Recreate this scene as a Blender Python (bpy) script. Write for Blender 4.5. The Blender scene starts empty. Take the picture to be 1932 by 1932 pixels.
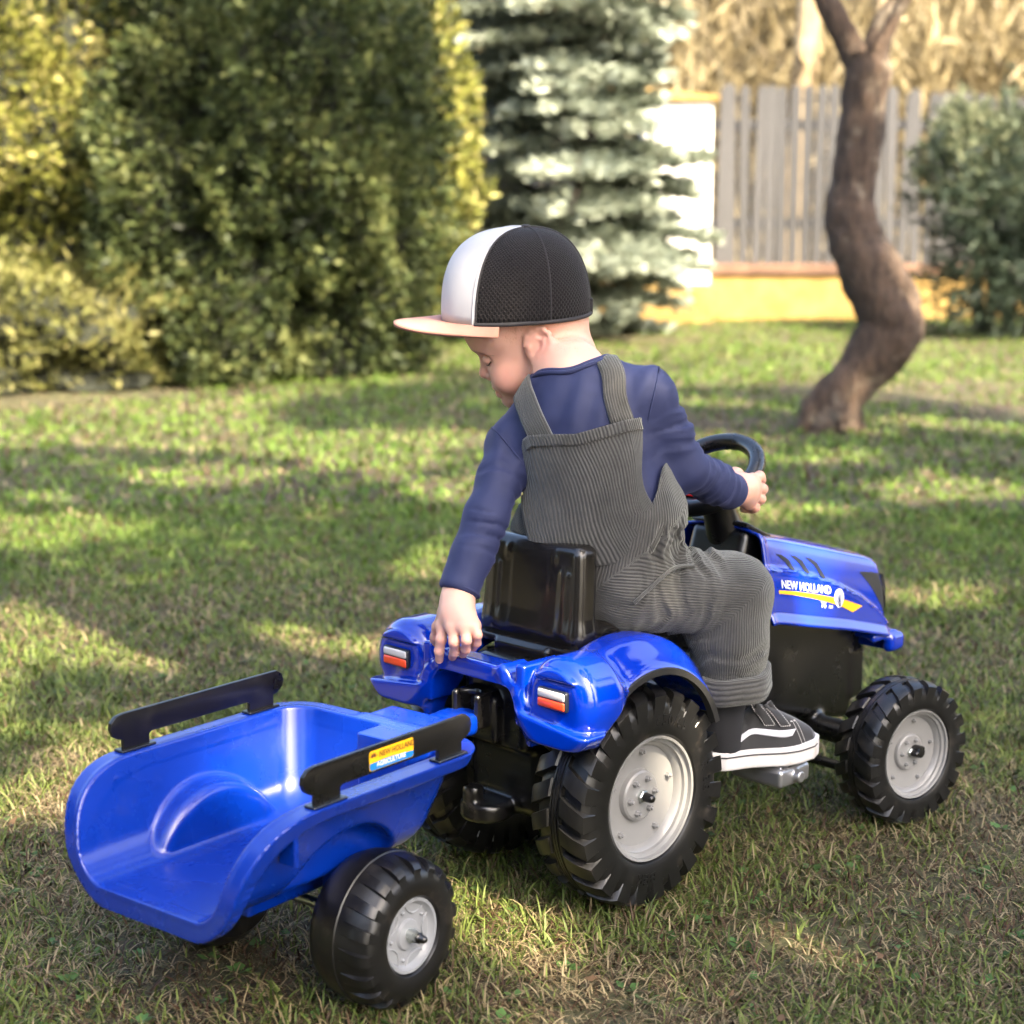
import bpy, bmesh, math, random
import numpy as np
from mathutils import Vector, Matrix
from mathutils.bvhtree import BVHTree

SC = bpy.context.scene
COL = SC.collection
PI = math.pi
RNG = np.random.default_rng(7)
random.seed(7)

# ------------------------------------------------------------------ camera
CAM = np.array([-1.5561, -1.4908, 0.8511])
YAW, PITCH = 0.7912, -0.1712
cd = bpy.data.cameras.new('camera')
cd.sensor_width = 36.0
cd.lens = 36.0 * 3264.34 / 1932.0
cd.clip_start, cd.clip_end = 0.05, 400
cd.dof.use_dof = True
cd.dof.focus_distance = 2.10
cd.dof.aperture_fstop = 4.8
cam = bpy.data.objects.new('camera', cd)
COL.objects.link(cam)
cam.location = CAM
cam.rotation_euler = (PI / 2 + PITCH, 0, YAW - PI / 2)
SC.camera = cam
FH = np.array([math.cos(YAW), math.sin(YAW), 0.0])     # horizontal view direction, the yard's depth axis
RH = np.array([math.sin(YAW), -math.cos(YAW), 0.0])
YARD = np.array([CAM[0], CAM[1], 0.0])


def at(right, fwd, z=0.0):
    """a point of the garden: metres right of and ahead of the spot where the photographer stands"""
    return YARD + RH * right + FH * fwd + np.array([0, 0, z])


# ------------------------------------------------------------------ sky, sun, exposure
SUN_EL = math.radians(46)
_a = math.radians(38)
sd = (-FH * math.cos(_a) + RH * math.sin(_a)) * math.cos(SUN_EL) + np.array([0, 0, math.sin(SUN_EL)])
w = bpy.data.worlds.new('World')
SC.world = w
w.use_nodes = True
nt = w.node_tree
sky = nt.nodes.new('ShaderNodeTexSky')
sky.sky_type = 'NISHITA'
sky.sun_disc = False
sky.sun_elevation = SUN_EL
sky.sun_rotation = math.atan2(sd[0], sd[1])
sky.air_density = 1.0
sky.dust_density = 4.5
sky.ozone_density = 1.0
bg = nt.nodes['Background']
bg.inputs[1].default_value = 0.15
nt.links.new(sky.outputs[0], bg.inputs[0])
sl = bpy.data.lights.new('sun', 'SUN')
sl.energy = 4.8
sl.angle = math.radians(0.55)
sl.color = (1.0, 0.86, 0.64)
sun = bpy.data.objects.new('sun', sl)
COL.objects.link(sun)
sun.rotation_euler = Vector(sd).to_track_quat('Z', 'Y').to_euler()
SC.view_settings.view_transform = 'Standard'
SC.view_settings.look = 'None'
SC.view_settings.gamma = 1
SC.view_settings.use_curve_mapping = False
SC.view_settings.exposure = 2.6
SC.render.engine = 'CYCLES'
SC.cycles.use_denoising = True
SC.cycles.max_bounces = 5
SC.cycles.diffuse_bounces = 3
SC.cycles.glossy_bounces = 3
SC.cycles.use_adaptive_sampling = True
SC.cycles.adaptive_threshold = 0.03
SC.cycles.transparent_max_bounces = 6
SC.cycles.sample_clamp_indirect = 6

# ------------------------------------------------------------------ materials
def srgb(r, g, b):
    f = lambda c: (c / 255 / 12.92) if c / 255 <= 0.04045 else ((c / 255 + 0.055) / 1.055) ** 2.4
    return (f(r), f(g), f(b), 1.0)


class NT:
    """small helper for building node trees"""
    def __init__(s, name):
        s.m = bpy.data.materials.new(name)
        s.m.use_nodes = True
        s.t = s.m.node_tree
        s.b = s.t.nodes['Principled BSDF']

    def n(s, typ, **kw):
        nd = s.t.nodes.new(typ)
        for k, v in kw.items():
            if k[0] == '_':
                setattr(nd, k[1:], v)
            else:
                i = int(k[1:]) if k[0] == 'i' and k[1:].isdigit() else k.replace('__', ' ')
                inp = nd.inputs[i]
                if hasattr(v, 'is_output') or isinstance(v, bpy.types.NodeSocket):
                    s.t.links.new(v, inp)
                else:
                    inp.default_value = v
        return nd

    def link(s, a, b):
        s.t.links.new(a, b)

    def set(s, **kw):
        for k, v in kw.items():
            inp = s.b.inputs[k.replace('__', ' ')]
            if isinstance(v, bpy.types.NodeSocket):
                s.t.links.new(v, inp)
            else:
                inp.default_value = v

    def noise(s, scale, detail=4, rough=0.55, vec=None, dist=0.0):
        nd = s.n('ShaderNodeTexNoise', Scale=scale, Detail=detail, Roughness=rough, Distortion=dist)
        if vec is None:
            vec = s.n('ShaderNodeTexCoord').outputs['Object']
        s.link(vec, nd.inputs['Vector'])
        return nd.outputs['Fac']

    def ramp(s, fac, stops, interp='LINEAR'):
        nd = s.n('ShaderNodeValToRGB')
        cr = nd.color_ramp
        cr.interpolation = interp
        while len(cr.elements) < len(stops):
            cr.elements.new(0.5)
        for e, (p, c) in zip(cr.elements, stops):
            e.position = p
            e.color = c if len(c) == 4 else (*c, 1)
        s.link(fac, nd.inputs[0])
        return nd.outputs[0]

    def mix(s, fac, a, b, mode='MIX'):
        nd = s.n('ShaderNodeMix', _data_type='RGBA', _blend_type=mode)
        for i, v in ((0, fac), (6, a), (7, b)):
            if isinstance(v, bpy.types.NodeSocket):
                s.link(v, nd.inputs[i])
            else:
                nd.inputs[i].default_value = v
        return nd.outputs[2]

    def math(s, op, a, b=0.0, c=0.0, clamp=False):
        nd = s.n('ShaderNodeMath', _operation=op, _use_clamp=clamp)
        for i, v in enumerate((a, b, c)):
            if isinstance(v, bpy.types.NodeSocket):
                s.link(v, nd.inputs[i])
            else:
                nd.inputs[i].default_value = v
        return nd.outputs[0]

    def bump(s, h, strength=0.3, dist=0.002, normal=None):
        nd = s.n('ShaderNodeBump', Strength=strength, Distance=dist)
        s.link(h, nd.inputs['Height'])
        if normal is not None:
            s.link(normal, nd.inputs['Normal'])
        return nd.outputs[0]


def plastic(name, col, rough=0.25, coat=0.0, wear=0.06, bump=0.03, scale=60, dust=None):
    k = NT(name)
    n1 = k.noise(9, 5, 0.6)
    n2 = k.noise(scale * 6, 2, 0.5)
    c = k.mix(k.ramp(n1, [(0.35, (0, 0, 0)), (0.7, (1, 1, 1))]), tuple(x * (1 - wear) for x in col[:3]) + (1,), tuple(min(1, x * (1 + wear)) for x in col[:3]) + (1,))
    if dust:
        d = k.ramp(k.noise(23, 8, 0.7), [(0.56, (0, 0, 0)), (0.82, (1, 1, 1))])
        c = k.mix(k.math('MULTIPLY', d, dust[0]), c, dust[1])
    k.set(Base__Color=c, Roughness=k.math('MULTIPLY_ADD', n1, 0.16, rough - 0.08), Normal=k.bump(n2, bump, 0.0006))
    k.set(Coat__Weight=coat, Coat__Roughness=0.08)
    return k.m


M = {}
M['blue_gloss'] = plastic('blue_gloss', (0.0, 0.020, 0.29), 0.12, 0.7, 0.05, 0.015)
M['blue_tub'] = plastic('blue_tub', (0.0, 0.019, 0.22), 0.28, 0.2, 0.08, 0.05, dust=(0.04, (0.35, 0.40, 0.50, 1)))
M['black_plastic'] = plastic('black_plastic', (0.0045, 0.0042, 0.0042), 0.28, 0.2, 0.15, 0.03, dust=(0.05, (0.3, 0.27, 0.22, 1)))
M['seat_plastic'] = plastic('seat_plastic', (0.0065, 0.0055, 0.0048), 0.25, 0.2, 0.12, 0.02, dust=(0.06, (0.3, 0.27, 0.22, 1)))
M['tyre_black'] = plastic('tyre_black', (0.005, 0.0049, 0.005), 0.36, 0.0, 0.2, 0.05, dust=(0.26, (0.22, 0.18, 0.14, 1)))
M['trim_black'] = plastic('trim_black', (0.010, 0.0095, 0.009), 0.6, 0.0, 0.2, 0.35)
M['silver_plastic'] = plastic('silver_plastic', (0.19, 0.188, 0.184), 0.33, 0.1, 0.04, 0.03, dust=(0.20, (0.30, 0.24, 0.18, 1)))
M['grey_plastic'] = plastic('grey_plastic', (0.21, 0.218, 0.23), 0.35, 0.1, 0.04, 0.03, dust=(0.15, (0.3, 0.25, 0.2, 1)))
k = NT('zinc'); k.set(Base__Color=(0.55, 0.58, 0.55, 1), Metallic=1.0, Roughness=k.math('MULTIPLY_ADD', k.noise(300), 0.2, 0.2)); M['zinc'] = k.m
k = NT('pedal_chrome'); k.set(Base__Color=(0.36, 0.36, 0.37, 1), Metallic=0.8, Roughness=0.28); M['pedal'] = k.m


def flat(name, col, rough=0.4, **kw):
    k = NT(name)
    n = k.noise(120, 3)
    k.set(Base__Color=k.mix(n, tuple(x * 0.93 for x in col[:3]) + (1,), tuple(min(1, x * 1.05) for x in col[:3]) + (1,)), Roughness=rough, **kw)
    return k.m


M['decal_yellow'] = flat('decal_yellow', (0.80, 0.42, 0.01), 0.35)
M['decal_white'] = flat('decal_white', (0.75, 0.76, 0.80), 0.35)
M['decal_blue'] = flat('decal_blue', (0.01, 0.17, 0.50), 0.35)
M['decal_navy'] = flat('decal_navy', (0.02, 0.03, 0.10), 0.35)
M['decal_brown'] = flat('decal_brown', (0.10, 0.03, 0.02), 0.35)
M['dark_vent'] = flat('dark_vent', (0.004, 0.006, 0.012), 0.45)
M['lamp_white'] = flat('lamp_white', (0.42, 0.40, 0.40), 0.22)
M['lamp_red'] = flat('lamp_red', (0.60, 0.055, 0.018), 0.22)
M['red_plastic'] = flat('red_plastic', (0.62, 0.012, 0.015), 0.25)

def ss(x, a, b):
    t = np.clip((x - a) / (b - a), 0, 1)
    return t * t * (3 - 2 * t)


# ------------------------------------------------------------------ mesh helpers
def mobj(name, V, F, mat=None, parent=None, smooth=True, angle=40, loc=None):
    me = bpy.data.meshes.new(name)
    if isinstance(V, np.ndarray):
        V = V.tolist()
    if isinstance(F, np.ndarray):
        F = F.tolist()
    me.from_pydata(V, [], F)
    me.update()
    o = bpy.data.objects.new(name, me)
    COL.objects.link(o)
    if mat is not None:
        me.materials.append(mat)
    if smooth:
        me.polygons.foreach_set('use_smooth', np.ones(len(me.polygons), bool))
        if angle < 180:
            me.set_sharp_from_angle(angle=math.radians(angle))
    if parent is not None:
        o.parent = parent
        if parent.get('_off') is not None and parent.parent is None:
            o.location = -Vector(parent.location)
    if loc is not None:
        o.location = loc
    return o


def thing(name, label, cat, loc=(0, 0, 0), rotz=0.0, group=None, absolute=False):
    o = bpy.data.objects.new(name, None)
    COL.objects.link(o)
    o.empty_display_size = 0.05
    o.location = loc
    o.rotation_euler = (0, 0, rotz)
    if absolute:
        o['_off'] = 1
    tag(o, label, cat, group)
    return o


def tag(o, label=None, cat=None, group=None, kind=None):
    if label: o['label'] = label
    if cat: o['category'] = cat
    if group: o['group'] = group
    if kind: o['kind'] = kind
    return o


class MB:
    """collects verts/faces into one mesh"""
    def __init__(s):
        s.V, s.F, s.n = [], [], 0

    def add(s, V, F):
        V = np.asarray(V, float)
        s.V.append(V)
        s.F += [[int(i) + s.n for i in f] for f in F]
        s.n += len(V)
        return s

    def build(s, name, mat, parent=None, **kw):
        return mobj(name, np.concatenate(s.V), s.F, mat, parent, **kw)


def grid_faces(nu, nv, cu=False, cv=False):
    F = []
    for i in range(nu - (0 if cu else 1)):
        for j in range(nv - (0 if cv else 1)):
            a, b = i, (i + 1) % nu
            c, d = j, (j + 1) % nv
            F.append((a * nv + c, b * nv + c, b * nv + d, a * nv + d))
    return F


def bbox_mesh(size, bevel=0.0, seg=2, center=(0, 0, 0), rot=None):
    bm = bmesh.new()
    bmesh.ops.create_cube(bm, size=1.0)
    bmesh.ops.scale(bm, vec=size, verts=bm.verts)
    if bevel:
        bmesh.ops.bevel(bm, geom=bm.edges[:], offset=bevel, segments=seg, profile=0.5, affect='EDGES')
    if rot is not None:
        bmesh.ops.transform(bm, matrix=rot.to_4x4(), verts=bm.verts)
    bmesh.ops.translate(bm, vec=center, verts=bm.verts)
    V, F = bm_out(bm)
    return V, F


def bm_out(bm):
    bm.verts.index_update()
    V = np.array([v.co[:] for v in bm.verts])
    F = [[v.index for v in f.verts] for f in bm.faces]
    bm.free()
    return V, F


def extrude_poly(poly, depth, bevel=0.0, seg=2):
    """poly in local xz, extruded along +-y by depth/2"""
    bm = bmesh.new()
    vs = [bm.verts.new((p[0], -depth / 2, p[1])) for p in poly]
    f = bm.faces.new(vs)
    r = bmesh.ops.extrude_face_region(bm, geom=[f])
    bmesh.ops.translate(bm, vec=(0, depth, 0), verts=[e for e in r['geom'] if isinstance(e, bmesh.types.BMVert)])
    bmesh.ops.recalc_face_normals(bm, faces=bm.faces)
    if bevel:
        ed = [e for e in bm.edges if len(e.link_faces) == 2 and e.calc_face_angle(0) > 1.0 and
              (abs(e.verts[0].co.y - e.verts[1].co.y) < 1e-6)]
        bmesh.ops.bevel(bm, geom=ed, offset=bevel, segments=seg, profile=0.5, affect='EDGES')
    bmesh.ops.triangulate(bm, faces=[f for f in bm.faces if len(f.verts) > 4])
    return bm_out(bm)


def frames(P):
    """parallel transport frames along a polyline"""
    P = np.asarray(P, float)
    T = np.gradient(P, axis=0)
    T /= np.linalg.norm(T, axis=1)[:, None] + 1e-12
    ref = np.array([0, 0, 1.0]) if abs(T[0][2]) < 0.9 else np.array([1.0, 0, 0])
    N = np.cross(T[0], ref); N /= np.linalg.norm(N)
    out = []
    for t in T:
        N = N - t * (N @ t); N /= np.linalg.norm(N)
        out.append((t, N, np.cross(t, N)))
    return out


def catmull(P, n):
    P = np.asarray(P, float)
    Q = np.vstack([2 * P[0] - P[1], P, 2 * P[-1] - P[-2]])
    out = []
    m = len(P) - 1
    for s in np.linspace(0, m - 1e-9, n):
        i = int(s); t = s - i
        a, b, c, d = Q[i:i + 4]
        out.append(0.5 * ((2 * b) + (c - a) * t + (2 * a - 5 * b + 4 * c - d) * t * t + (3 * b - a - 3 * c + d) * t ** 3))
    return np.array(out)


def tube(P, r, n=12, cap=True, sx=1.0):
    P = np.asarray(P, float)
    r = np.broadcast_to(np.asarray(r, float), (len(P),))
    fr = frames(P)
    th = np.linspace(0, 2 * PI, n, endpoint=False)
    V = []
    for p, (t, a, b), q in zip(P, fr, r):
        V.append(p + q * (np.cos(th)[:, None] * a * sx + np.sin(th)[:, None] * b))
    V = np.concatenate(V)
    F = grid_faces(len(P), n, False, True)
    F = [tuple(reversed(f)) for f in F]
    if cap:
        F.append(tuple(range(n)))
        F.append(tuple(reversed(range((len(P) - 1) * n, len(P) * n))))
    return V, F


def lathe(prof, n=48, closed=False):
    """profile of (radius, axial); axis is local -y outward = axial positive"""
    prof = np.asarray(prof, float)
    th = np.linspace(0, 2 * PI, n, endpoint=False)
    V = np.array([(r * math.cos(t), -a, r * math.sin(t)) for t in th for r, a in prof])
    F = grid_faces(n, len(prof), True, closed)
    return V, F


def text_mesh(s, size, extrude=0.0, bold=0.0, shear=0.0, spacing=1.0):
    cu = bpy.data.curves.new('lettering', 'FONT')
    cu.body = s
    cu.size = size
    cu.extrude = extrude
    cu.offset = bold
    cu.shear = shear
    cu.space_character = spacing
    cu.align_x, cu.align_y = 'CENTER', 'CENTER'
    cu.resolution_u = 2
    o = bpy.data.objects.new('lettering', cu)
    COL.objects.link(o)
    dg = bpy.context.evaluated_depsgraph_get()
    me = bpy.data.meshes.new_from_object(o.evaluated_get(dg))
    V = np.array([v.co[:] for v in me.vertices])
    F = [list(p.vertices) for p in me.polygons]
    bpy.data.objects.remove(o)
    bpy.data.curves.remove(cu)
    bpy.data.meshes.remove(me)
    return V, F


# ------------------------------------------------------------------ signed distance modelling
def smin(a, b, k):
    h = np.maximum(k - np.abs(a - b), 0) / k
    return np.minimum(a, b) - h * h * k * 0.25


def smax(a, b, k):
    return -smin(-a, -b, k)


def s_sphere(p, c, r):
    return np.linalg.norm(p - c, axis=1) - r


def s_ell(p, c, r, R=None):
    q = p - np.asarray(c)
    if R is not None:
        q = q @ R                      # R columns = local axes
    r = np.asarray(r, float)
    k0 = np.linalg.norm(q / r, axis=1)
    k1 = np.linalg.norm(q / (r * r), axis=1)
    return k0 * (k0 - 1) / np.maximum(k1, 1e-9)


def s_cone(p, a, b, ra, rb):
    """capsule with two radii"""
    a, b = np.asarray(a, float), np.asarray(b, float)
    d = b - a
    t = np.clip(((p - a) @ d) / (d @ d), 0, 1)
    t = t * t * (3 - 2 * t) * 0.35 + t * 0.65
    return np.linalg.norm(p - a - t[:, None] * d, axis=1) - (ra + (rb - ra) * t)


def s_chain(p, pts, k=0.01):
    d = None
    for (a, ra), (b, rb) in zip(pts[:-1], pts[1:]):
        e = s_cone(p, a, b, ra, rb)
        d = e if d is None else smin(d, e, k)
    return d


def s_box(p, c, h, r=0.0, R=None):
    q = p - np.asarray(c)
    if R is not None:
        q = q @ R
    q = np.abs(q) - (np.asarray(h) - r)
    return np.linalg.norm(np.maximum(q, 0), axis=1) + np.minimum(q.max(axis=1), 0) - r


def s_cyl(p, c, axis, rad, half, rnd=0.0):
    q = p - np.asarray(c)
    axis = np.asarray(axis, float)
    h = q @ axis
    d = np.linalg.norm(q - h[:, None] * axis, axis=1) - (rad - rnd)
    e = np.abs(h) - (half - rnd)
    return np.minimum(np.maximum(d, e), 0) + np.sqrt(np.maximum(d, 0) ** 2 + np.maximum(e, 0) ** 2) - rnd


def sdf_mesh(fn, lo, hi, h, proj=2):
    B = 8
    lo = np.asarray(lo, float); hi = np.asarray(hi, float)
    nb = np.ceil((hi - lo) / (h * B)).astype(int)
    n = nb * B
    ax = [lo[i] + (np.arange(nb[i]) * B + (B - 1) / 2) * h for i in range(3)]
    cen = np.stack(np.meshgrid(*ax, indexing='ij'), -1).reshape(-1, 3)
    dc = fn(cen)
    val = dc.reshape(nb).repeat(B, 0).repeat(B, 1).repeat(B, 2).astype(np.float32)
    act = np.where(np.abs(dc) < B * h * 0.5 * 1.732 * 1.35 + h)[0]
    o = np.arange(B) * h
    off = np.stack(np.meshgrid(o, o, o, indexing='ij'), -1).reshape(-1, 3) - (B - 1) / 2 * h
    CH = 400
    for s in range(0, len(act), CH):
        ids = act[s:s + CH]
        P = (cen[ids][:, None, :] + off[None]).reshape(-1, 3)
        v = fn(P).reshape(len(ids), B, B, B)
        ii = np.array(np.unravel_index(ids, nb)).T * B
        for q, (i, j, k) in zip(v, ii):
            val[i:i + B, j:j + B, k:k + B] = q
    s = val < 0
    c = np.zeros((n[0] - 1, n[1] - 1, n[2] - 1), np.int8)
    cor = [(a, b, d) for a in (0, 1) for b in (0, 1) for d in (0, 1)]
    sh = lambda A, o: A[o[0]:o[0] + n[0] - 1, o[1]:o[1] + n[1] - 1, o[2]:o[2] + n[2] - 1]
    for o_ in cor:
        c += sh(s, o_)
    mixed = (c > 0) & (c < 8)
    idx = -np.ones(mixed.shape, np.int32)
    I = np.argwhere(mixed)
    idx[mixed] = np.arange(len(I))
    acc = np.zeros((len(I), 3)); cnt = np.zeros(len(I))
    for a in cor:
        for axx in range(3):
            if a[axx]:
                continue
            b = list(a); b[axx] = 1
            va = val[I[:, 0] + a[0], I[:, 1] + a[1], I[:, 2] + a[2]]
            vb = val[I[:, 0] + b[0], I[:, 1] + b[1], I[:, 2] + b[2]]
            x = (va < 0) != (vb < 0)
            t = np.where(x, va / np.where(np.abs(va - vb) < 1e-12, 1, va - vb), 0)
            p = np.tile(np.array(a, float), (len(I), 1)); p[:, axx] += t
            acc += p * x[:, None]; cnt += x
    V = lo + (I + acc / np.maximum(cnt, 1)[:, None]) * h
    Q = []
    for axx in range(3):
        u, v = (axx + 1) % 3, (axx + 2) % 3
        a = np.take(s, range(n[axx] - 1), axx); b = np.take(s, range(1, n[axx]), axx)
        E = np.argwhere(a != b)
        inside = a[tuple(E.T)]
        ok = (E[:, u] > 0) & (E[:, v] > 0) & (E[:, u] < n[u] - 1) & (E[:, v] < n[v] - 1)
        E, inside = E[ok], inside[ok]
        def cell(du, dv):
            e = E.copy(); e[:, u] += du; e[:, v] += dv
            return idx[tuple(e.T)]
        q = np.stack([cell(-1, -1), cell(0, -1), cell(0, 0), cell(-1, 0)], 1)
        q[~inside] = q[~inside][:, ::-1]
        Q.append(q)
    Q = np.concatenate(Q)
    Q = Q[(Q >= 0).all(1)]
    for _ in range(proj):
        g = np.stack([fn(V + e) - fn(V - e) for e in np.eye(3) * h * 0.5], 1) / h
        d = fn(V)
        st = (d / np.maximum((g * g).sum(1), 0.25))[:, None] * g
        L = np.linalg.norm(st, axis=1)
        st *= np.minimum(1, h / np.maximum(L, 1e-12))[:, None]
        V = V - st * 0.9
    return V, Q


def boxed(fn, lo, hi, pad=.03):
    """fn evaluated only inside a box (grown by pad); outside, the distance to the box"""
    lo = np.asarray(lo, float) - pad; hi = np.asarray(hi, float) + pad
    def g(p):
        q = np.maximum(np.maximum(lo - p, p - hi), 0)
        d = np.sqrt((q * q).sum(1)) + pad
        m = d <= pad + 1e-9
        if m.any():
            d[m] = fn(p[m])
        return d
    return g


def rot_axes(x, z):
    """orthonormal columns from an x direction and an approximate z"""
    x = np.asarray(x, float); x = x / np.linalg.norm(x)
    z = np.asarray(z, float); z = z - x * (z @ x); z = z / np.linalg.norm(z)
    return np.stack([x, np.cross(z, x), z], 1)


def vnoise(P, scale, seed=0):
    """cheap smooth value noise in -1..1"""
    q = np.asarray(P) * scale + seed * 17.31
    i = np.floor(q).astype(np.int64); f = q - i
    f = f * f * (3 - 2 * f)
    def hsh(x, y, z):
        n = (x * 374761393 + y * 668265263 + z * 2147483647 + seed * 974711) & 0xffffffff
        n = ((n ^ (n >> 13)) * 1274126177) & 0xffffffff
        return ((n ^ (n >> 16)) & 0xffff) / 32767.5 - 1
    r = 0
    for a in (0, 1):
        for b in (0, 1):
            for c in (0, 1):
                wgt = (f[:, 0] if a else 1 - f[:, 0]) * (f[:, 1] if b else 1 - f[:, 1]) * (f[:, 2] if c else 1 - f[:, 2])
                r = r + wgt * hsh(i[:, 0] + a, i[:, 1] + b, i[:, 2] + c)
    return r


def bvh_of(V, F):
    return BVHTree.FromPolygons([tuple(v) for v in V], [tuple(int(i) for i in f) for f in F])
# ================================================================== lawn
def fbm(P, s, seed, o=4):
    r = 0; a = 1.0
    for i in range(o):
        r = r + a * vnoise(P, s * 2 ** i, seed + i); a *= .5
    return r / 1.9


def ground_h(X, Y):
    P = np.stack([X, Y, 0 * X], 1)
    h = .035 * fbm(P, .35, 3, 3) + .012 * fbm(P, 1.7, 5, 3)
    # the ground is level where the toys stand
    d = np.sqrt((X - .05) ** 2 + (Y - .02) ** 2)
    h = h * ss_(d, .9, 3.0) + .003 * fbm(P, 9, 8, 2)
    q = np.exp(-(((X + .43) / .14) ** 2 + ((Y + .10) / .2) ** 2)) * .010
    return h + q - .003


def ss_(x, a, b):
    t = np.clip((x - a) / (b - a), 0, 1)
    return t * t * (3 - 2 * t)


k = NT('lawn_soil')
geo = k.n('ShaderNodeNewGeometry').outputs['Position']
n1 = k.noise(1.3, 6, .6, geo); n2 = k.noise(14, 6, .65, geo); n3 = k.noise(90, 4, .7, geo)
c = k.ramp(n2, [(.25, (.018, .011, .006)), (.5, (.042, .028, .015)), (.75, (.075, .055, .030))])
gcol = k.ramp(n3, [(.3, (.024, .026, .008)), (.7, (.085, .082, .026))])
c = k.mix(k.ramp(n1, [(.40, (0, 0, 0)), (.62, (1, 1, 1))]), c, gcol)
k.set(Base__Color=c, Roughness=.95, Normal=k.bump(n3, .8, .01))
M['soil'] = k.m
# one sheet: fine near the toys, coarse to the horizon
ax = np.concatenate([-np.geomspace(160, 4.2, 14), np.linspace(-4, 4, 90), np.geomspace(4.2, 160, 14)])
gx, gy = np.meshgrid(ax, ax, indexing='ij')
c0 = at(0, 3.2)
X, Y = (gx + c0[0]).ravel(), (gy + c0[1]).ravel()
Z = ground_h(X, Y)
G = mobj('ground', np.stack([X, Y, Z], 1), grid_faces(len(ax), len(ax)), M['soil'])
tag(G, kind='structure')

# grass blades: dense and short, dry and green mixed
def bare(X, Y):
    """0..1 where the turf is worn thin"""
    P = np.stack([X, Y, 0 * X], 1)
    v = fbm(P, 1.15, 21, 4)
    b = ss_(v, .12, .50)
    for cx, cy, r in ((.28, -.42, .24), (.50, -.30, .20), (.05, -.35, .16), (-.28, -.33, .16), (.62, -.48, .22), (-.5, .05, .2)):
        b = np.maximum(b, .85 * np.exp(-((X - cx) ** 2 + (Y - cy) ** 2) / r ** 2))
    return b


def blades(n, fmin, fmax, seed, hmin, hmax, wid, side=1.12, power=1.0):
    rg = np.random.default_rng(seed)
    f = (fmin ** power + (fmax ** power - fmin ** power) * rg.random(n)) ** (1 / power)
    r = (rg.random(n) * 2 - 1) * (f * .31 * side + .12)
    X = YARD[0] + RH[0] * r + FH[0] * f
    Y = YARD[1] + RH[1] * r + FH[1] * f
    b = bare(X, Y)
    keep = rg.random(n) > b * .62
    X, Y, f, b = X[keep], Y[keep], f[keep], b[keep]
    n = len(X)
    P = np.stack([X, Y, 0 * X], 1)
    # clumping
    cl = fbm(P, 9, 33, 2)
    L = (hmin + (hmax - hmin) * rg.random(n) ** 1.6) * (.75 + .5 * (cl + 1) / 2 + .25 * rg.random(n)) * (1 - .25 * b)
    green = np.clip(.76 + .62 * fbm(P, 1.9, 50, 3) + .40 * fbm(P, 9, 51, 2) - .62 * b + .30 * (rg.random(n) - .5) - .08 * (1 - ss_(f, 1.9, 3.4)) + .10 * ss_(f, 3, 6), 0, 1)
    dry = rg.random(n) > green + .04
    lean = np.where(dry, .85 + .80 * rg.random(n), .45 + 1.05 * rg.random(n))
    az = rg.random(n) * 2 * PI
    dx, dy = np.cos(az), np.sin(az)
    w_ = wid * (.6 + .8 * rg.random(n)) * np.where(dry, .8, 1.1)
    tw_ = az + PI / 2 + (rg.random(n) - .5) * 1.4
    sx, sy = np.cos(tw_), np.sin(tw_)
    Zg = ground_h(X, Y) - .002 + np.where(dry, .004 * rg.random(n), 0)
    lvl = []
    for t, ww in ((0, 1.0), (.38, .9), (.72, .6), (1.0, 0.0)):
        bend = lean * (.35 + .65 * t)
        hx = L * t * np.sin(bend); hz = L * t * np.cos(bend)
        cx, cy, cz = X + dx * hx, Y + dy * hx, Zg + np.maximum(hz, .0015)
        if ww == 0:
            lvl.append(np.stack([cx, cy, cz], 1)[:, None])
        else:
            o = np.stack([sx, sy, 0 * sx], 1) * (w_ * ww * .5)[:, None]
            c_ = np.stack([cx, cy, cz], 1)
            lvl.append(np.stack([c_ - o, c_ + o], 1))
    V = np.concatenate(lvl, 1).reshape(-1, 3)          # 7 verts per blade
    base = (np.arange(n) * 7)[:, None]
    T = np.array([[0, 1, 3], [0, 3, 2], [2, 3, 5], [2, 5, 4], [4, 5, 6]])
    F = (base[:, :, None] + T[None]).reshape(-1, 3)
    r3 = rg.random((n, 1))
    gc = np.array([.042, .064, .012]) * (1 - r3) + np.array([.145, .180, .040]) * r3
    gc = gc + ss_(f, 2.6, 5.0)[:, None] * np.array([-.008, .018, -.008])
    dc = np.array([.080, .056, .028]) * (1 - r3) + np.array([.330, .265, .150]) * r3
    br = np.array([.060, .034, .018])
    col = np.where(dry[:, None], dc, gc)
    brown = (rg.random(n) < .30 * (.4 + b))[:, None]
    col = np.where(brown, br * (.6 + r3), col)
    col = np.repeat(col, 7, 0)
    return V, F, col


def fast_mesh(name, V, F, mat, col=None, parent=None, smooth=False):
    me = bpy.data.meshes.new(name)
    me.vertices.add(len(V)); me.vertices.foreach_set('co', np.asarray(V, np.float32).ravel())
    k_ = F.shape[1]
    me.loops.add(F.size); me.loops.foreach_set('vertex_index', F.astype(np.int32).ravel())
    me.polygons.add(len(F))
    me.polygons.foreach_set('loop_start', np.arange(0, F.size, k_, dtype=np.int32))
    me.polygons.foreach_set('loop_total', np.full(len(F), k_, np.int32))
    if smooth: me.polygons.foreach_set('use_smooth', np.ones(len(F), bool))
    if col is not None:
        a = me.attributes.new('tint', 'FLOAT_COLOR', 'POINT')
        a.data.foreach_set('color', np.concatenate([col, np.ones((len(col), 1))], 1).astype(np.float32).ravel())
    me.update(); me.validate()
    me.materials.append(mat)
    o = bpy.data.objects.new(name, me); COL.objects.link(o)
    if parent is not None: o.parent = parent
    return o


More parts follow.
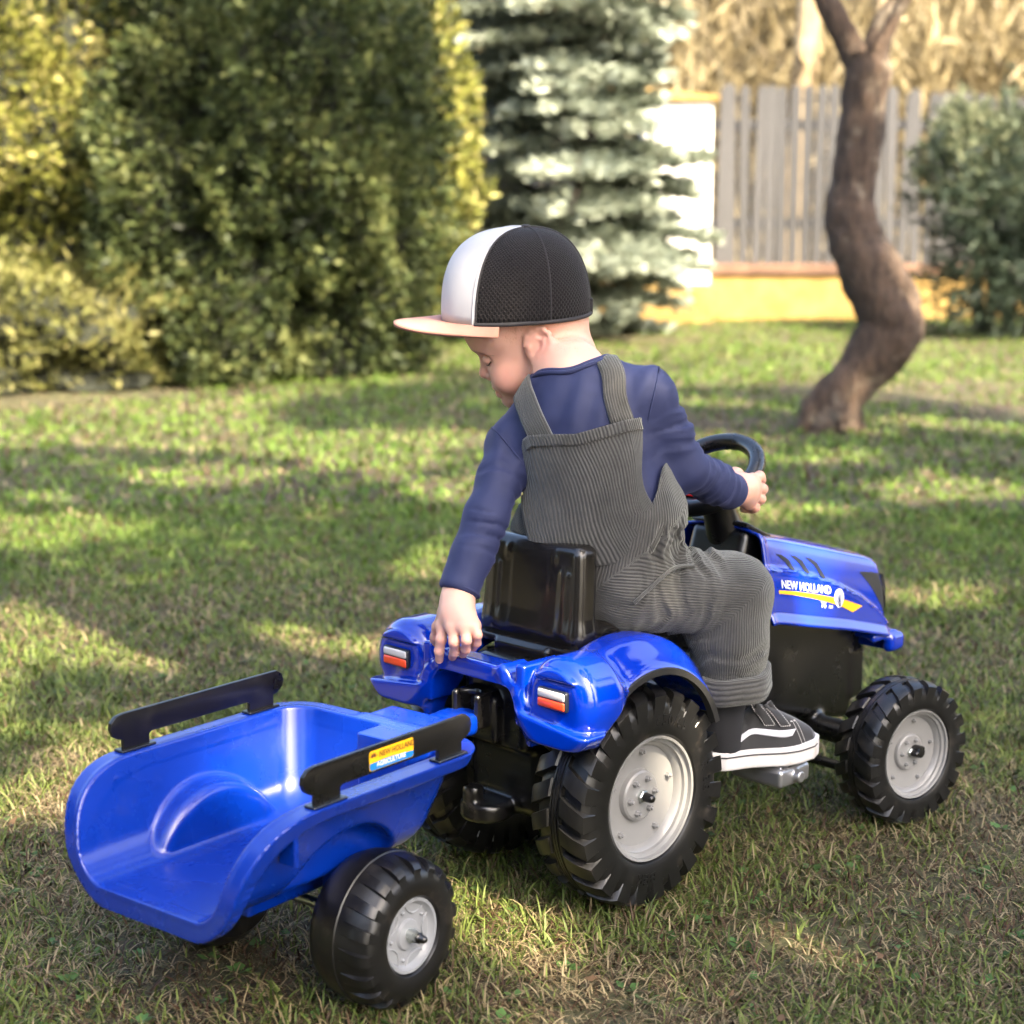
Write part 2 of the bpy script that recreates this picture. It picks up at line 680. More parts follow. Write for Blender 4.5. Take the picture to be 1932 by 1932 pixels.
def leafy(name, rough=.6, trans=.35, gain=1.0):
    k = NT(name)
    a = k.n('ShaderNodeAttribute', _attribute_name='tint').outputs['Color']
    if gain != 1.0:
        a = k.mix(1.0, a, (gain, gain, gain, 1), 'MULTIPLY')
    k.set(Base__Color=a, Roughness=rough)
    k.b.inputs['Specular IOR Level'].default_value = .25
    tr = k.n('ShaderNodeBsdfTranslucent'); k.link(a, tr.inputs[0])
    mx = k.n('ShaderNodeMixShader'); mx.inputs[0].default_value = trans
    k.link(k.b.outputs[0], mx.inputs[1]); k.link(tr.outputs[0], mx.inputs[2])
    k.link(mx.outputs[0], k.t.nodes['Material Output'].inputs[0])
    return k.m
M['grass'] = leafy('grass_blades', .55, .30)
gv, gf, gc_ = [], [], []
off = 0
for args in ((150000, 1.28, 2.9, 1, .011, .036, .0024, 1.15, 1.0), (84000, 2.7, 5.0, 2, .012, .036, .0040, 1.1, 1.5), (72000, 4.8, 14.5, 3, .02, .045, .0095, 1.1, 1.4)):
    a, b, c = blades(*args)
    gv.append(a); gf.append(b + off); gc_.append(c); off += len(a)
def tufts():
    rg = np.random.default_rng(9)
    V, F, C_ = [], [], []
    spots = [(0, -.165, .10), (0, -.08, .08), (.49, -.235, .08), (.49, -.17, .07), (-.44, -.19, .09), (-.46, -.10, .08), (-.41, .20, .08), (0, .12, .1)]
    for cx, cy, sp_ in spots:
        g0 = ground_h(np.array([cx]), np.array([cy]))[0] - .003
        for i in range(150):
            a = rg.random() * 2 * PI; q = sp_ * (.35 + .9 * rg.random())
            b = np.array([cx + q * math.cos(a), cy + q * .6 * math.sin(a), g0])
            L = .018 + .030 * rg.random(); az = rg.random() * 2 * PI; ln = .2 + .8 * rg.random()
            d = np.array([math.cos(az) * math.sin(ln), math.sin(az) * math.sin(ln), math.cos(ln)]); s_ = np.array([-math.sin(az + .8 * rg.normal()), math.cos(az), 0]) * .0013
            n0 = len(V)
            V += [b - s_, b + s_, b + d * L * .6 + s_ * .7, b + d * L * .6 - s_ * .7, b + d * L + np.array([d[0], d[1], -.4]) * L * .3]
            F += [(n0, n0 + 1, n0 + 2), (n0, n0 + 2, n0 + 3), (n0 + 3, n0 + 2, n0 + 4)]
            c_ = np.array([.07, .10, .02]) if rg.random() < .6 else np.array([.24, .19, .10])
            C_ += [c_ * (.6 + .8 * rg.random())] * 5
    return np.array(V), np.array(F), np.array(C_)
a, b, c = tufts(); gv.append(a); gf.append(b + off); gc_.append(c); off += len(a)
GR = fast_mesh('grass', np.concatenate(gv), np.concatenate(gf), M['grass'], np.concatenate(gc_))
tag(GR, 'short mixed green and straw-dry lawn grass round the toys', 'grass', kind='stuff')
# small broad-leaved weeds and clover in the turf
rg = np.random.default_rng(77)
wv_, wf_, wc_ = [], [], []
for i in range(420):
    f = 1.32 + 2.4 * rg.random() ** 1.3; r = (rg.random() * 2 - 1) * (f * .31 + .1)
    p = at(r, f)
    z = ground_h(p[:1], p[1:2])[0] + .004
    for q in range(rg.integers(3, 8)):
        a = rg.random() * 2 * PI; L = .006 + .010 * rg.random(); w_ = L * .42; up = .15 + .5 * rg.random()
        d = np.array([math.cos(a), math.sin(a), up]); d /= np.linalg.norm(d); s = np.array([-math.sin(a), math.cos(a), 0])
        b = np.array([p[0], p[1], z]) + np.array([math.cos(a), math.sin(a), 0]) * .003
        n0 = len(wv_)
        wv_ += [b, b + d * L * .5 + s * w_, b + d * L, b + d * L * .5 - s * w_]
        wf_.append((n0, n0 + 1, n0 + 2, n0 + 3))
        wc_ += [np.array([.06, .12, .03]) * (.7 + .7 * rg.random())] * 4
lv_, lf_, lc_ = [], [], []
for i in range(170):                                        # fallen leaves
    f = 1.34 + 5.5 * rg.random() ** 1.6; r = (rg.random() * 2 - 1) * (f * .31 + .1)
    p = at(r, f); p[2] = .006 + .010 * rg.random()
    a = rg.random() * 2 * PI; L = .006 + .010 * rg.random(); d = np.array([math.cos(a), math.sin(a), .5 * rg.normal() * .5]); s = np.array([-math.sin(a), math.cos(a), .4 * rg.normal()]) * L * .32
    n0 = len(lv_)
    lv_ += [p - d * L * .5, p - d * L * .1 + s, p + d * L * .5 + [0, 0, .004], p - d * L * .1 - s]
    lf_.append((n0, n0 + 1, n0 + 2, n0 + 3)); lc_ += [np.array([.14, .085, .045]) * (.4 + rg.random())] * 4
LVS = fast_mesh('leaves', np.array(lv_), np.array(lf_), M['grass'], np.array(lc_)); tag(LVS, 'brown fallen leaves scattered over the lawn', 'leaves', kind='stuff')
W = fast_mesh('weeds', np.array(wv_), np.array(wf_), M['grass'], np.array(wc_)); tag(W, 'small broad-leaved weeds low in the lawn', 'weeds', kind='stuff')

# ================================================================== trees, bushes, fence
def bark_mat(name, c1, c2, c3, sc=18):
    k = NT(name)
    tc = k.n('ShaderNodeTexCoord').outputs['Object']
    mp = k.n('ShaderNodeMapping'); k.link(tc, mp.inputs['Vector']); mp.inputs['Scale'].default_value = (1, 1, .28)
    n1 = k.noise(sc, 8, .7, mp.outputs[0]); n2 = k.noise(sc * .35, 5, .6); n3 = k.noise(sc * 3, 4, .6, mp.outputs[0])
    c = k.mix(k.ramp(n1, [(.3, (0, 0, 0)), (.65, (1, 1, 1))]), c1, c2)
    c = k.mix(k.ramp(n2, [(.55, (0, 0, 0)), (.72, (1, 1, 1))]), c, c3)
    k.set(Base__Color=c, Roughness=.92, Normal=k.bump(k.math('ADD', n1, k.math('MULTIPLY', n3, .5)), 1.0, .05))
    return k.m
M['bark'] = bark_mat('apple_bark', (.020, .012, .008, 1), (.130, .082, .052, 1), (.26, .21, .15, 1), 26)
M['bark_pale'] = bark_mat('pale_bark', (.16, .11, .06, 1), (.34, .26, .15, 1), (.45, .37, .24, 1), 9)
M['bark_dark'] = bark_mat('conifer_bark', (.03, .02, .015, 1), (.08, .055, .04, 1), (.12, .10, .08, 1), 14)
M['leaf'] = leafy('foliage', .55, .30)
M['needle'] = leafy('needles', .5, .20)


def knobbly(P, r, n, seed, amp=.12):
    P = catmull(P, 90)
    r = np.interp(np.linspace(0, 1, 90), np.linspace(0, 1, len(r)), r)
    V, F = tube(P, r, n)
    c = np.repeat(P, n, 0)
    d = V - c
    k_ = 1 + amp * vnoise(V, 7, seed) + amp * .7 * vnoise(V, 18, seed + 1) + amp * .35 * vnoise(V, 45, seed + 2)
    return c + d * k_[:, None], F


# the crooked fruit tree in the middle of the lawn
AT = thing('fruit_tree', 'bare crooked tree with forked brown trunk standing on the lawn before the fence', 'tree', tuple(at(1.34, 6.95)), absolute=True)
def T(r, z, f=6.9): return at(r, f, z)
tc_ = [(1.262, -.05), (1.276, .05), (1.297, .12), (1.385, .22), (1.468, .33), (1.508, .43), (1.475, .53), (1.405, .65), (1.352, .75), (1.330, .85), (1.340, .97), (1.358, 1.10), (1.368, 1.25), (1.376, 1.38), (1.372, 1.46)]
trunk = [T(a, b) for a, b in tc_]
V, F = knobbly(trunk, [.150, .112, .098, .104, .122, .134, .130, .124, .112, .104, .092, .086, .085, .092, .080], 30, 4, .13)
mobj('trunk', V, F, M['bark'], AT, angle=180)
for i, (a, L_) in enumerate(((.2, .17), (1.3, .15), (2.4, .17), (3.6, .18), (5.0, .16))):
    d = RH * math.cos(a) + FH * math.sin(a); b0 = at(1.272, 6.9, 0)
    V, F = knobbly([b0 + [0, 0, .16], b0 + d * .09 + [0, 0, .075], b0 + d * L_ * .7 + [0, 0, .018], b0 + d * L_ + [0, 0, -.03]], [.05, .042, .028, .012], 10, 60 + i, .15)
    mobj('root', V, F, M['bark'], AT, angle=180)
rg = np.random.default_rng(12)
limbs = [([T(1.375, 1.36), T(1.30, 1.50), T(1.215, 1.65), T(1.08, 1.90), T(.80, 2.3, 6.7), T(.4, 2.7, 6.4), T(-.1, 3.1, 6.1)], .062),
         ([T(1.375, 1.36), T(1.42, 1.52), T(1.49, 1.66), T(1.62, 1.85), T(1.95, 2.25, 7.1), T(2.4, 2.7, 7.3), T(2.8, 3.0, 7.5)], .060),
         ([T(1.08, 1.90), T(1.15, 2.3, 7.2), T(1.3, 2.8, 7.5), T(1.4, 3.3, 7.6)], .04), ([T(1.95, 2.25, 7.1), T(1.8, 2.7, 6.8), T(1.7, 3.2, 6.5)], .035),
         ([T(.80, 2.3, 6.7), T(.7, 2.8, 6.9), T(.5, 3.3, 7.1)], .03), ([T(1.62, 1.85), T(2.0, 2.0, 6.6), T(2.5, 2.4, 6.3), T(3.0, 2.7, 6.1)], .032)]
for P, r in limbs:
    V, F = knobbly(P, np.linspace(r, r * .25, len(P)), 12, 9, .10)
    mobj('limb', V, F, M['bark'], AT, angle=180)
mb = MB()
for P, r in limbs[:]:
    C = catmull(P, 40)
    for i in range(22):
        a = C[rg.integers(14, 40)]
        d = rg.normal(size=3); d[2] = abs(d[2]) * .8; d /= np.linalg.norm(d)
        L = .35 + .6 * rg.random()
        q = [a, a + d * L * .5 + rg.normal(size=3) * .05, a + d * L + rg.normal(size=3) * .1]
        V, F = tube(q, [.012, .008, .003], 5); mb.add(V, F)
o = mb.build('twigs', M['bark'], AT); o['kind'] = 'stuff'


def clump_cloud(n, sampler, size, cols, seed, elong=2.2, jitter=.35, up=.3):
    """n leaf sprays: thin kite-shaped faces, centres and normals from sampler"""
    rg = np.random.default_rng(seed)
    C, N = sampler(n, rg)
    n = len(C)
    d = N + rg.normal(size=(n, 3)) * .75 + np.array([0, 0, up])
    d /= np.linalg.norm(d, axis=1)[:, None]
    s = np.cross(d, rg.normal(size=(n, 3))); s /= np.linalg.norm(s, axis=1)[:, None]
    L = size * (.55 + .9 * rg.random(n))[:, None]
    w_ = L / elong
    V = np.stack([C - d * L * .35, C + s * w_ * .5, C + d * L * .65, C - s * w_ * .5], 1).reshape(-1, 3)
    F = np.arange(n * 4).reshape(n, 4)
    cols = np.asarray(cols)
    pick = np.clip((vnoise(C, 3.2, seed) * .5 + .5 + jitter * rg.normal(size=n)) * (len(cols) - 1), 0, len(cols) - 1.001)
    i = pick.astype(int); t = (pick - i)[:, None]
    col = cols[i] * (1 - t) + cols[i + 1] * t
    col = col * (.75 + .5 * rg.random((n, 1)))
    return V, F, np.repeat(col, 4, 0)


def lump_shell(c, rad, seed, depth=.22, lump=.16, zmin=0.02, power=1.0, front=True):
    """points near the surface of a lumpy, upright, clipped-looking bush"""
    def f(n, rg):
        m = int(n * 1.9)
        v = rg.normal(size=(m, 3)); v /= np.linalg.norm(v, axis=1)[:, None]
        if power != 1.0:
            v[:, 2] = np.sign(v[:, 2]) * np.abs(v[:, 2]) ** power
        k_ = 1 + lump * vnoise(v * 1.0, 3.1, seed) + lump * .7 * vnoise(v, 7.3, seed + 1) + lump * .55 * vnoise(v, 15.0, seed + 2) - depth * rg.random(m) ** 2
        P = np.asarray(c) + v * np.asarray(rad) * k_[:, None]
        N = v / np.asarray(rad); N /= np.linalg.norm(N, axis=1)[:, None]
        ok = P[:, 2] > zmin
        if front: ok &= (v @ FH) < .45
        return P[ok][:n], N[ok][:n]
    return f


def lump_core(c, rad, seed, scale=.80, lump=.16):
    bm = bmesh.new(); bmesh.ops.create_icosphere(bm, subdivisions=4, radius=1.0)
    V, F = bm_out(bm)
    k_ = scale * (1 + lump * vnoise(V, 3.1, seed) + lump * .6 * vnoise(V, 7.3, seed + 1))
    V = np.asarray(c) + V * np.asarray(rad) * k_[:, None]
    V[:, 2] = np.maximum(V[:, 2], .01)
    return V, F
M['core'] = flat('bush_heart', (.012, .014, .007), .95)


def yard_rot(rad):
    return rad


def bush(name, label, c, rad, cols, n, size, seed, stems=3, depth=.22, lump=.16, zmin=.03, power=1.0, group=None, elong=2.2, core=.80, cat='bush'):
    t = thing(name, label, cat, (c[0], c[1], 0), group=group, absolute=True)
    V, F, col = clump_cloud(n, lump_shell(c, rad, seed, depth, lump, zmin, power), size, cols, seed, elong)
    o = fast_mesh('foliage', V, F, M['leaf'], col); o.parent = t; o.location = -Vector(t.location)
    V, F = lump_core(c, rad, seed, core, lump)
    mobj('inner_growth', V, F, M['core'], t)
    rg = np.random.default_rng(seed)
    for i in range(stems):
        a = 2 * PI * i / max(1, stems)
        b = np.array([c[0] + .12 * math.cos(a) * rad[0], c[1] + .12 * math.sin(a) * rad[1], 0])
        V, F = tube(catmull([b, b + [.05 * math.cos(a), .05 * math.sin(a), min(.3, (c[2] + rad[2]) * .2)], b + [.1 * math.cos(a), .1 * math.sin(a), min(.8, (c[2] + rad[2]) * .45)]], 8), [.05, .045, .042, .04, .035, .03, .025, .02], 8)
        mobj('stem', V, F, M['bark_dark'], t)
    return t
DKG = [(.012, .019, .007), (.040, .055, .018), (.074, .095, .030), (.130, .142, .048)]
YLG = [(.045, .052, .014), (.130, .140, .028), (.240, .240, .050), (.340, .300, .110)]
bush('round_conifer', 'tall dark green rounded conifer bush behind the child', at(-1.36, 9.4, .98), (.97, .90, 1.42), DKG, 84000, .047, 5, 4, .34, .24)
bush('round_conifer', 'sunlit yellow-green rounded conifer bush at the edge of the lawn', at(-2.80, 9.3, 1.0), (1.08, .9, 1.75), YLG, 52000, .052, 8, 4, .40, .28)
bush('round_conifer', 'yellow-green conifer bush peeking out behind the tall dark one', at(-1.06, 11.0, 1.15), (.80, .80, 1.40), YLG, 16000, .07, 11, 3, .2, .12)
bush('low_shrub', 'low straw-yellow shrub at the foot of the sunlit conifer', at(-2.35, 8.55, .18), (.80, .45, .42), [(.08, .085, .025), (.15, .15, .042), (.25, .23, .085)], 11000, .06, 15, 3, .7, .45, elong=3.0)

# silvery blue spruce
SPR = thing('spruce_tree', 'silvery blue spruce with layered branches in front of the white pillar', 'tree', tuple(at(.50, 12.6)), absolute=True)
sp0 = at(.50, 12.6)
V, F = tube([sp0 + [0, 0, z] for z in (0, .5, 1.2, 2.2, 3.4, 4.4)], [.085, .075, .065, .05, .03, .01], 12); mobj('trunk', V, F, M['bark_dark'], SPR)
rg = np.random.default_rng(31)
nv, nf, nc, br = [], [], [], MB()
cnt = 0
z = .16
while z < 3.6:
    R = 1.32 * (1 - max(0, z - 1.0) / 4.6) ** .8 * (.62 + .38 * ss_(z, .1, .9)) * (.86 + .22 * rg.random())
    nb = 12 if z < 2.6 else 9
    a0 = rg.random() * 6.28
    for i in range(nb):
        a = a0 + 2 * PI * i / nb + rg.normal() * .14
        if math.cos(a - YAW) > .75 and rg.random() < .6: continue
        L = R * (.72 + .48 * rg.random()) * (.66 if math.cos(a) * RH[0] + math.sin(a) * RH[1] > .30 else 1.15)
        d = np.array([math.cos(a), math.sin(a), 0])
        zz = z + rg.normal() * .09
        ts = np.linspace(0, 1, 9)
        path = np.array([sp0 + d * L * t + [0, 0, zz + L * (.16 * t - .42 * t * t + .16 * t ** 4)] for t in ts])
        V, F = tube(path, np.linspace(.016, .004, 9), 5); br.add(V, F)
        side = np.array([-d[1], d[0], 0])
        m = int(360 * L)
        t = rg.random(m) ** .7
        pos = np.array([np.interp(t, ts, path[:, q]) for q in range(3)]).T
        sp = (rg.random(m) * 2 - 1) * (.42 * L * (1.05 - t) ** .8 + .03)
        pos = pos + side * sp[:, None] + np.array([0, 0, 1]) * (rg.normal(size=m) * .018 - np.abs(sp) * .18)[:, None]
        dirv = d * .7 + side * np.sign(sp)[:, None] * .7 + np.array([0, 0, .18]) + rg.normal(size=(m, 3)) * .22
        dirv /= np.linalg.norm(dirv, axis=1)[:, None]
        for cr in range(2):
            nrm = np.cross(dirv, rg.normal(size=(m, 3))); nrm /= np.linalg.norm(nrm, axis=1)[:, None]
            Ls = (.055 + .07 * rg.random(m))[:, None]; ws = Ls * .17
            Vv = np.stack([pos, pos + dirv * Ls * .5 + nrm * ws, pos + dirv * Ls, pos + dirv * Ls * .5 - nrm * ws], 1).reshape(-1, 3)
            nv.append(Vv); nf.append(np.arange(m * 4).reshape(m, 4) + cnt); cnt += m * 4
            r3 = rg.random((m, 1))
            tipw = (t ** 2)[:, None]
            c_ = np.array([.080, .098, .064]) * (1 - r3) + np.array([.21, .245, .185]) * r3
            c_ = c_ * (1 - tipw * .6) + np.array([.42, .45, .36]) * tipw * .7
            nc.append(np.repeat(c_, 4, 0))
    z += .17 + .07 * rg.random()
br.build('branches', M['bark_dark'], SPR)['kind'] = 'stuff'
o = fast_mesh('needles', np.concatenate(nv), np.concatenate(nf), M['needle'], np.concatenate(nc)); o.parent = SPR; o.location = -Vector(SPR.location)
o['kind'] = 'stuff'

# dark spreading conifer on the far side by the fence
bush('spreading_conifer', 'dark green spreading conifer in front of the fence at the picture edge', at(3.62, 12.3, .62), (.80, .7, .80), [(.008, .014, .009), (.016, .027, .016), (.034, .050, .030), (.06, .078, .048)], 10000, .11, 19, 3, .85, .45, elong=6.0, core=.42)
bush('spreading_conifer', 'pale topped conifer sprays rising over the dark conifer by the fence', at(3.42, 12.6, 1.18), (.55, .4, .42), [(.05, .065, .035), (.11, .13, .07), (.20, .21, .12)], 5000, .085, 23, 2, .6, .3, elong=3.4, core=.4)

# -- fence on its low ochre wall
def wood():
    k = NT('weathered_wood')
    tc = k.n('ShaderNodeTexCoord').outputs['Object']
    mp = k.n('ShaderNodeMapping'); k.link(tc, mp.inputs['Vector']); mp.inputs['Scale'].default_value = (1, 1, .06)
    n = k.noise(60, 6, .6, mp.outputs[0]); oi = k.n('ShaderNodeObjectInfo').outputs['Random']
    c = k.mix(k.ramp(n, [(.3, (0, 0, 0)), (.7, (1, 1, 1))]), (.018, .0180, .0190, 1), (.046, .0455, .047, 1))
    c = k.mix(k.math('MULTIPLY', oi, .55), c, (.072, .070, .071, 1))
    k.set(Base__Color=c, Roughness=.85, Normal=k.bump(n, .4, .004))
    return k.m
M['wood'] = wood()
def render_mat(name, c1, c2):
    k = NT(name)
    n = k.noise(6, 6, .6); n2 = k.noise(70, 4, .6)
    k.set(Base__Color=k.mix(k.ramp(n, [(.35, (0, 0, 0)), (.7, (1, 1, 1))]), c1, c2), Roughness=.9, Normal=k.bump(n2, .3, .006))
    return k.m
M['ochre'] = render_mat('ochre_render', (.22, .135, .035, 1), (.34, .225, .07, 1))
M['white_render'] = render_mat('white_render', (.72, .70, .66, 1), (.82, .80, .76, 1))
M['rust'] = render_mat('brown_board', (.10, .055, .035, 1), (.17, .095, .06, 1))
Ry = np.stack([RH, FH, [0, 0, 1]], 1)          # yard axes
def ybox(name, r0, r1, f0, f1, z0, z1, mat, parent=None, bev=.01):
    V, F = bbox_mesh((r1 - r0, f1 - f0, z1 - z0), bev, 1, ((r0 + r1) / 2, (f0 + f1) / 2, (z0 + z1) / 2))
    return mobj(name, V @ Ry.T + YARD, F, mat, parent, angle=30)
WL = thing('low_wall', 'low ochre rendered wall with a brown cap board under the fence', 'wall', tuple(at(3, 14.2)), absolute=True)
ybox('wall_face', -4, 7.5, 14.08, 14.32, -.1, .355, M['ochre'], WL)
ybox('cap_board', -4, 7.5, 14.05, 14.35, .358, .445, M['rust'], WL)
FN = thing('picket_fence', 'weathered grey wooden picket fence standing on the low ochre wall', 'fence', tuple(at(3, 14.2)), absolute=True)
rg = np.random.default_rng(4)
r = -2.2
px_mesh = None
i = 0
while r < 6.2:
    wd = .082
    if .95 < r < 1.62 - wd * .4:
        r += wd + .016; continue
    top = 1.80 + .012 * rg.normal() + .05 * math.sin(r * .9) - (.0 if r < 3 else .02 * (r - 3))
    if px_mesh is None:
        poly = [(-wd / 2, 0), (wd / 2, 0), (wd / 2, 1.33), (wd / 4, 1.37), (-wd / 4, 1.37), (-wd / 2, 1.33)]
        V, F = extrude_poly(poly, .022, .002, 1)
        o = mobj('picket', V, F, M['wood'], FN, angle=30); px_mesh = o.data
    else:
        o = bpy.data.objects.new('picket', px_mesh); COL.objects.link(o); o.parent = FN
    pos = at(r + wd / 2 + .004 * rg.normal(), 14.16 + .006 * rg.normal(), .445)
    o.location = Vector(pos) - Vector(FN.location)
    o.rotation_euler = (rg.normal() * .006, rg.normal() * .012, YAW - PI / 2)
    o.scale = (1, 1, (top - .445) / 1.37)
    r += wd + .016 + .003 * rg.normal(); i += 1
for zr in (.72, 1.50):
    ybox('fence_rail', -2.2, 6.2, 14.18, 14.225, zr, zr + .09, M['wood'], FN)
PL = thing('gate_pillar', 'sunlit white rendered gate pillar with yellowish cap beside the fence', 'pillar', tuple(at(1.33, 13.9)), absolute=True)
ybox('shaft', 1.02, 1.555, 13.72, 14.05, -.05, 1.70, M['white_render'], PL, .015)
V, F = extrude_poly([(1.02, 1.705), (1.60, 1.705), (1.60, 1.74), (1.02, 1.80)], .42, .004, 1)
V = V + np.array([0, 13.885, 0]); mobj('cap', V @ Ry.T + YARD, F, M['ochre'], PL, angle=30)
ybox('plinth', .99, 1.58, 13.70, 14.07, -.05, .30, M['ochre'], PL, .012)

# -- leaf-strewn slope and golden thicket beyond the fence
k = NT('leaf_litter'); nn = k.noise(3.5, 8, .7); k.set(Base__Color=k.ramp(nn, [(.3, (.09, .065, .03)), (.5, (.18, .14, .07)), (.7, (.30, .24, .14))]), Roughness=.95, Normal=k.bump(nn, .8, .2)); M['litter'] = k.m
hr, hf = np.meshgrid(np.linspace(-40, 45, 40), np.linspace(0, 1, 14), indexing='ij')
HV = np.array([at(a, 22 + 22 * b, 0) for a, b in zip(hr.ravel(), hf.ravel())]); HV[:, 2] = 13 * hf.ravel() ** .7 - .3 + .5 * vnoise(HV, .3, 6) * hf.ravel()
tag(mobj('hill', HV, [tuple(reversed(f)) for f in grid_faces(40, 14)], M['litter']), kind='structure')
def slab(n, rg):
    r = -9 + 24 * rg.random(n); f = 17 + 6 * rg.random(n); z = (.35 + .65 * (f - 17) / 6) * 7.0 * rg.random(n) ** .9
    P = YARD + RH * r[:, None] + FH * f[:, None]; P[:, 2] = z
    return P, rg.normal(size=(n, 3))
GOLD = [(.07, .052, .024), (.16, .125, .062), (.28, .225, .12), (.38, .32, .19)]
V, F, col = clump_cloud(52000, slab, .42, GOLD, 61, 9.0, .3, 2.2)
o = fast_mesh('thicket', V, F, M['leaf'], col); tag(o, 'sunlit golden brown thicket beyond the fence', 'thicket', kind='stuff')
for i, (r, f, rad, lean, lab) in enumerate(((2.72, 17.2, .13, .25, 'pale sunlit tree trunk rising straight behind the fence beside the pillar'), (3.2, 17.6, .09, .8, 'slender pale trunk leaning behind the fence beside the straight one'), (6.4, 18, .14, -.2, 'pale trunk behind the fence at the picture edge'))):
    t = thing('woodland_tree', lab, 'tree', tuple(at(r, f)), group=None, absolute=True)
    V, F = knobbly([at(r, f), at(r + lean * .25, f, 1.5), at(r + lean * .6, f, 3), at(r + lean, f, 5), at(r + lean * 1.3, f, 7)], [rad * 1.2, rad, rad * .9, rad * .75, rad * .5], 12, i, .05)
    mobj('trunk', V, F, M['bark_pale'], t, angle=180)
    V, F, col = clump_cloud(2500, lump_shell(at(r + lean, f, 7), (1.7, 1.7, 1.4), 70 + i, .9, .2, front=False), .2, GOLD, 71 + i)
    o = fast_mesh('crown', V, F, M['leaf'], col); o.parent = t; o.location = -Vector(t.location)

# -- unseen tall trees behind and beside the photographer, crowns shaped to dapple the lawn
SUNSPOTS = [(-.78, 3.36, .60, .24), (-1.1, 3.55, .30, .16), (-.45, 3.28, .30, .12), (-.42, 6.5, .55, .40), (.95, 9.0, .7, .5), (2.2, 9.0, .9, .6), (1.5, 10.4, 1.2, .5), (1.75, 7.1, .45, .35), (1.20, 7.25, .26, .22), (1.45, 6.9, .25, .2), (-2.2, 8.2, .8, .4),
            (.42, 1.88, .22, .07), (.28, 1.84, .14, .05), (.55, 1.92, .14, .06), (.35, 2.36, .055, .05), (.64, 2.50, .07, .06), (.75, 2.62, .10, .06), (-.07, 2.34, .05, .05), (-1.35, 4.6, .4, .35), (.09, 3.75, .2, .15), (.95, 3.8, .18, .15), (1.25, 3.5, .16, .12),
            (-.02, 2.46, .06, .05),
            (-.05, 5.3, .32, .3), (.75, 5.0, .3, .2), (1.4, 5.4, .3, .2), (-1.0, 5.6, .3, .25)]  # ground patches kept sunlit by leaving holes in the crowns


def canopy(P):
    """True where the crowns have leaves: gaps run along the sun's rays as in any thin crown"""
    g = P - sd * (P[:, 2] / sd[2])[:, None]
    q = g - YARD
    r, f = q @ RH, q @ FH
    g2 = np.stack([r, f, 0 * r], 1)
    wob = .25 * vnoise(g2, 3.1, 5) + .15 * vnoise(g2, 8.0, 6)
    ok = fbm(g2, 1.1, 81, 3) + .25 * fbm(g2, 5, 84, 2) > -.26
    for cr, cf, a, b in SUNSPOTS:
        ok &= ((r - cr) / a) ** 2 + ((f - cf) / b) ** 2 + wob > .9
    return ok


def shade_tree(label, sr, sf, zc, rad, n, size, seed):
    k_ = zc * math.cos(SUN_EL) / math.sin(SUN_EL)
    r, f = sr + k_ * math.sin(_a), sf - k_ * math.cos(_a)
    t = thing('shade_tree', label, 'tree', tuple(at(r + (1.6 if f > 1.5 else 0), f)), absolute=True)
    o_ = 1.6 if f > 1.5 else 0.0
    V, F = knobbly([at(r + o_, f), at(r + o_ + .1, f, zc * .4), at(r + o_ * .5, f, zc * .8), at(r, f, zc + .3)], [.20, .16, .12, .05], 12, seed, .08)
    mobj('trunk', V, F, M['bark'], t, angle=180)
    c = at(r, f, zc)
    def smp(n_, rg):
        m = int(n_ * 2.2)
        a = rg.random(m) * 2 * PI; q = np.sqrt(rg.random(m)) * rad
        P = c + RH * (np.cos(a) * q)[:, None] + FH * (np.sin(a) * q)[:, None]
        P[:, 2] = c[2] + .5 * (rg.random(m) - .5) + .5 * np.cos(q / rad * 1.5)
        ok = canopy(P)
        return P[ok][:n_], rg.normal(size=(int(ok.sum()), 3))[:n_]
    V, F, col = clump_cloud(n, smp, size, DKG, seed, 1.4)
    o = fast_mesh('crown', V, F, M['leaf'], col); o.parent = t; o.location = -Vector(t.location)
    return t
shade_tree('leafy tree behind the photographer shading the toys', .05, 2.15, 5.4, 1.75, 5200, .15, 81)
shade_tree('leafy tree beside the photographer shading the open grass', -1.7, 4.7, 5.6, 1.5, 3600, .15, 82)
shade_tree('leafy tree beside the lawn dappling the grass past the tractor', 1.5, 4.9, 5.5, 1.7, 4400, .15, 83)
shade_tree('leafy tree beside the lawn shading the crooked fruit tree', .6, 7.4, 5.8, 1.5, 3600, .15, 84)
shade_tree('leafy tree beside the lawn shading the tall dark conifer', -2.05, 10.3, 6.4, .95, 1700, .15, 88)

# unseen evergreens added behind and beside the photographer to dim sky light and reflections
for i, (r, f, z, rad, lab) in enumerate(((-5.5, -4.5, 1.6, (2.2, 2.2, 2.6), 'unseen broad evergreen added behind the photographer on the shady side to dim sky light'), (-1.2, -6.0, 1.8, (2.4, 2.2, 2.9), 'unseen broad evergreen added straight behind the photographer to dim sky light'), (-6.5, 1.5, 1.7, (1.9, 2.2, 2.8), 'unseen broad evergreen added beside the lawn on the shady side to dim sky light'), (6.8, 1.0, 1.2, (1.8, 2.2, 2.2), 'unseen broad evergreen added beside the lawn on the sunny side to dim sky light'))):
    c = at(r, f, z)
    bush('added_evergreen', lab, c, rad, DKG, 2500, .30, 101 + i, 1, .25, .15, front=False) if False else None
    t = thing('added_evergreen', lab, 'bush', (c[0], c[1], 0), absolute=True)
    V, F, col = clump_cloud(3000, lump_shell(c, rad, 101 + i, .25, .15, .05, 1.0, False), .30, DKG, 101 + i)
    o = fast_mesh('foliage', V, F, M['leaf'], col); o.parent = t; o.location = -Vector(t.location)
    V, F = lump_core(c, rad, 101 + i, .85, .15); mobj('inner_growth', V, F, M['core'], t)
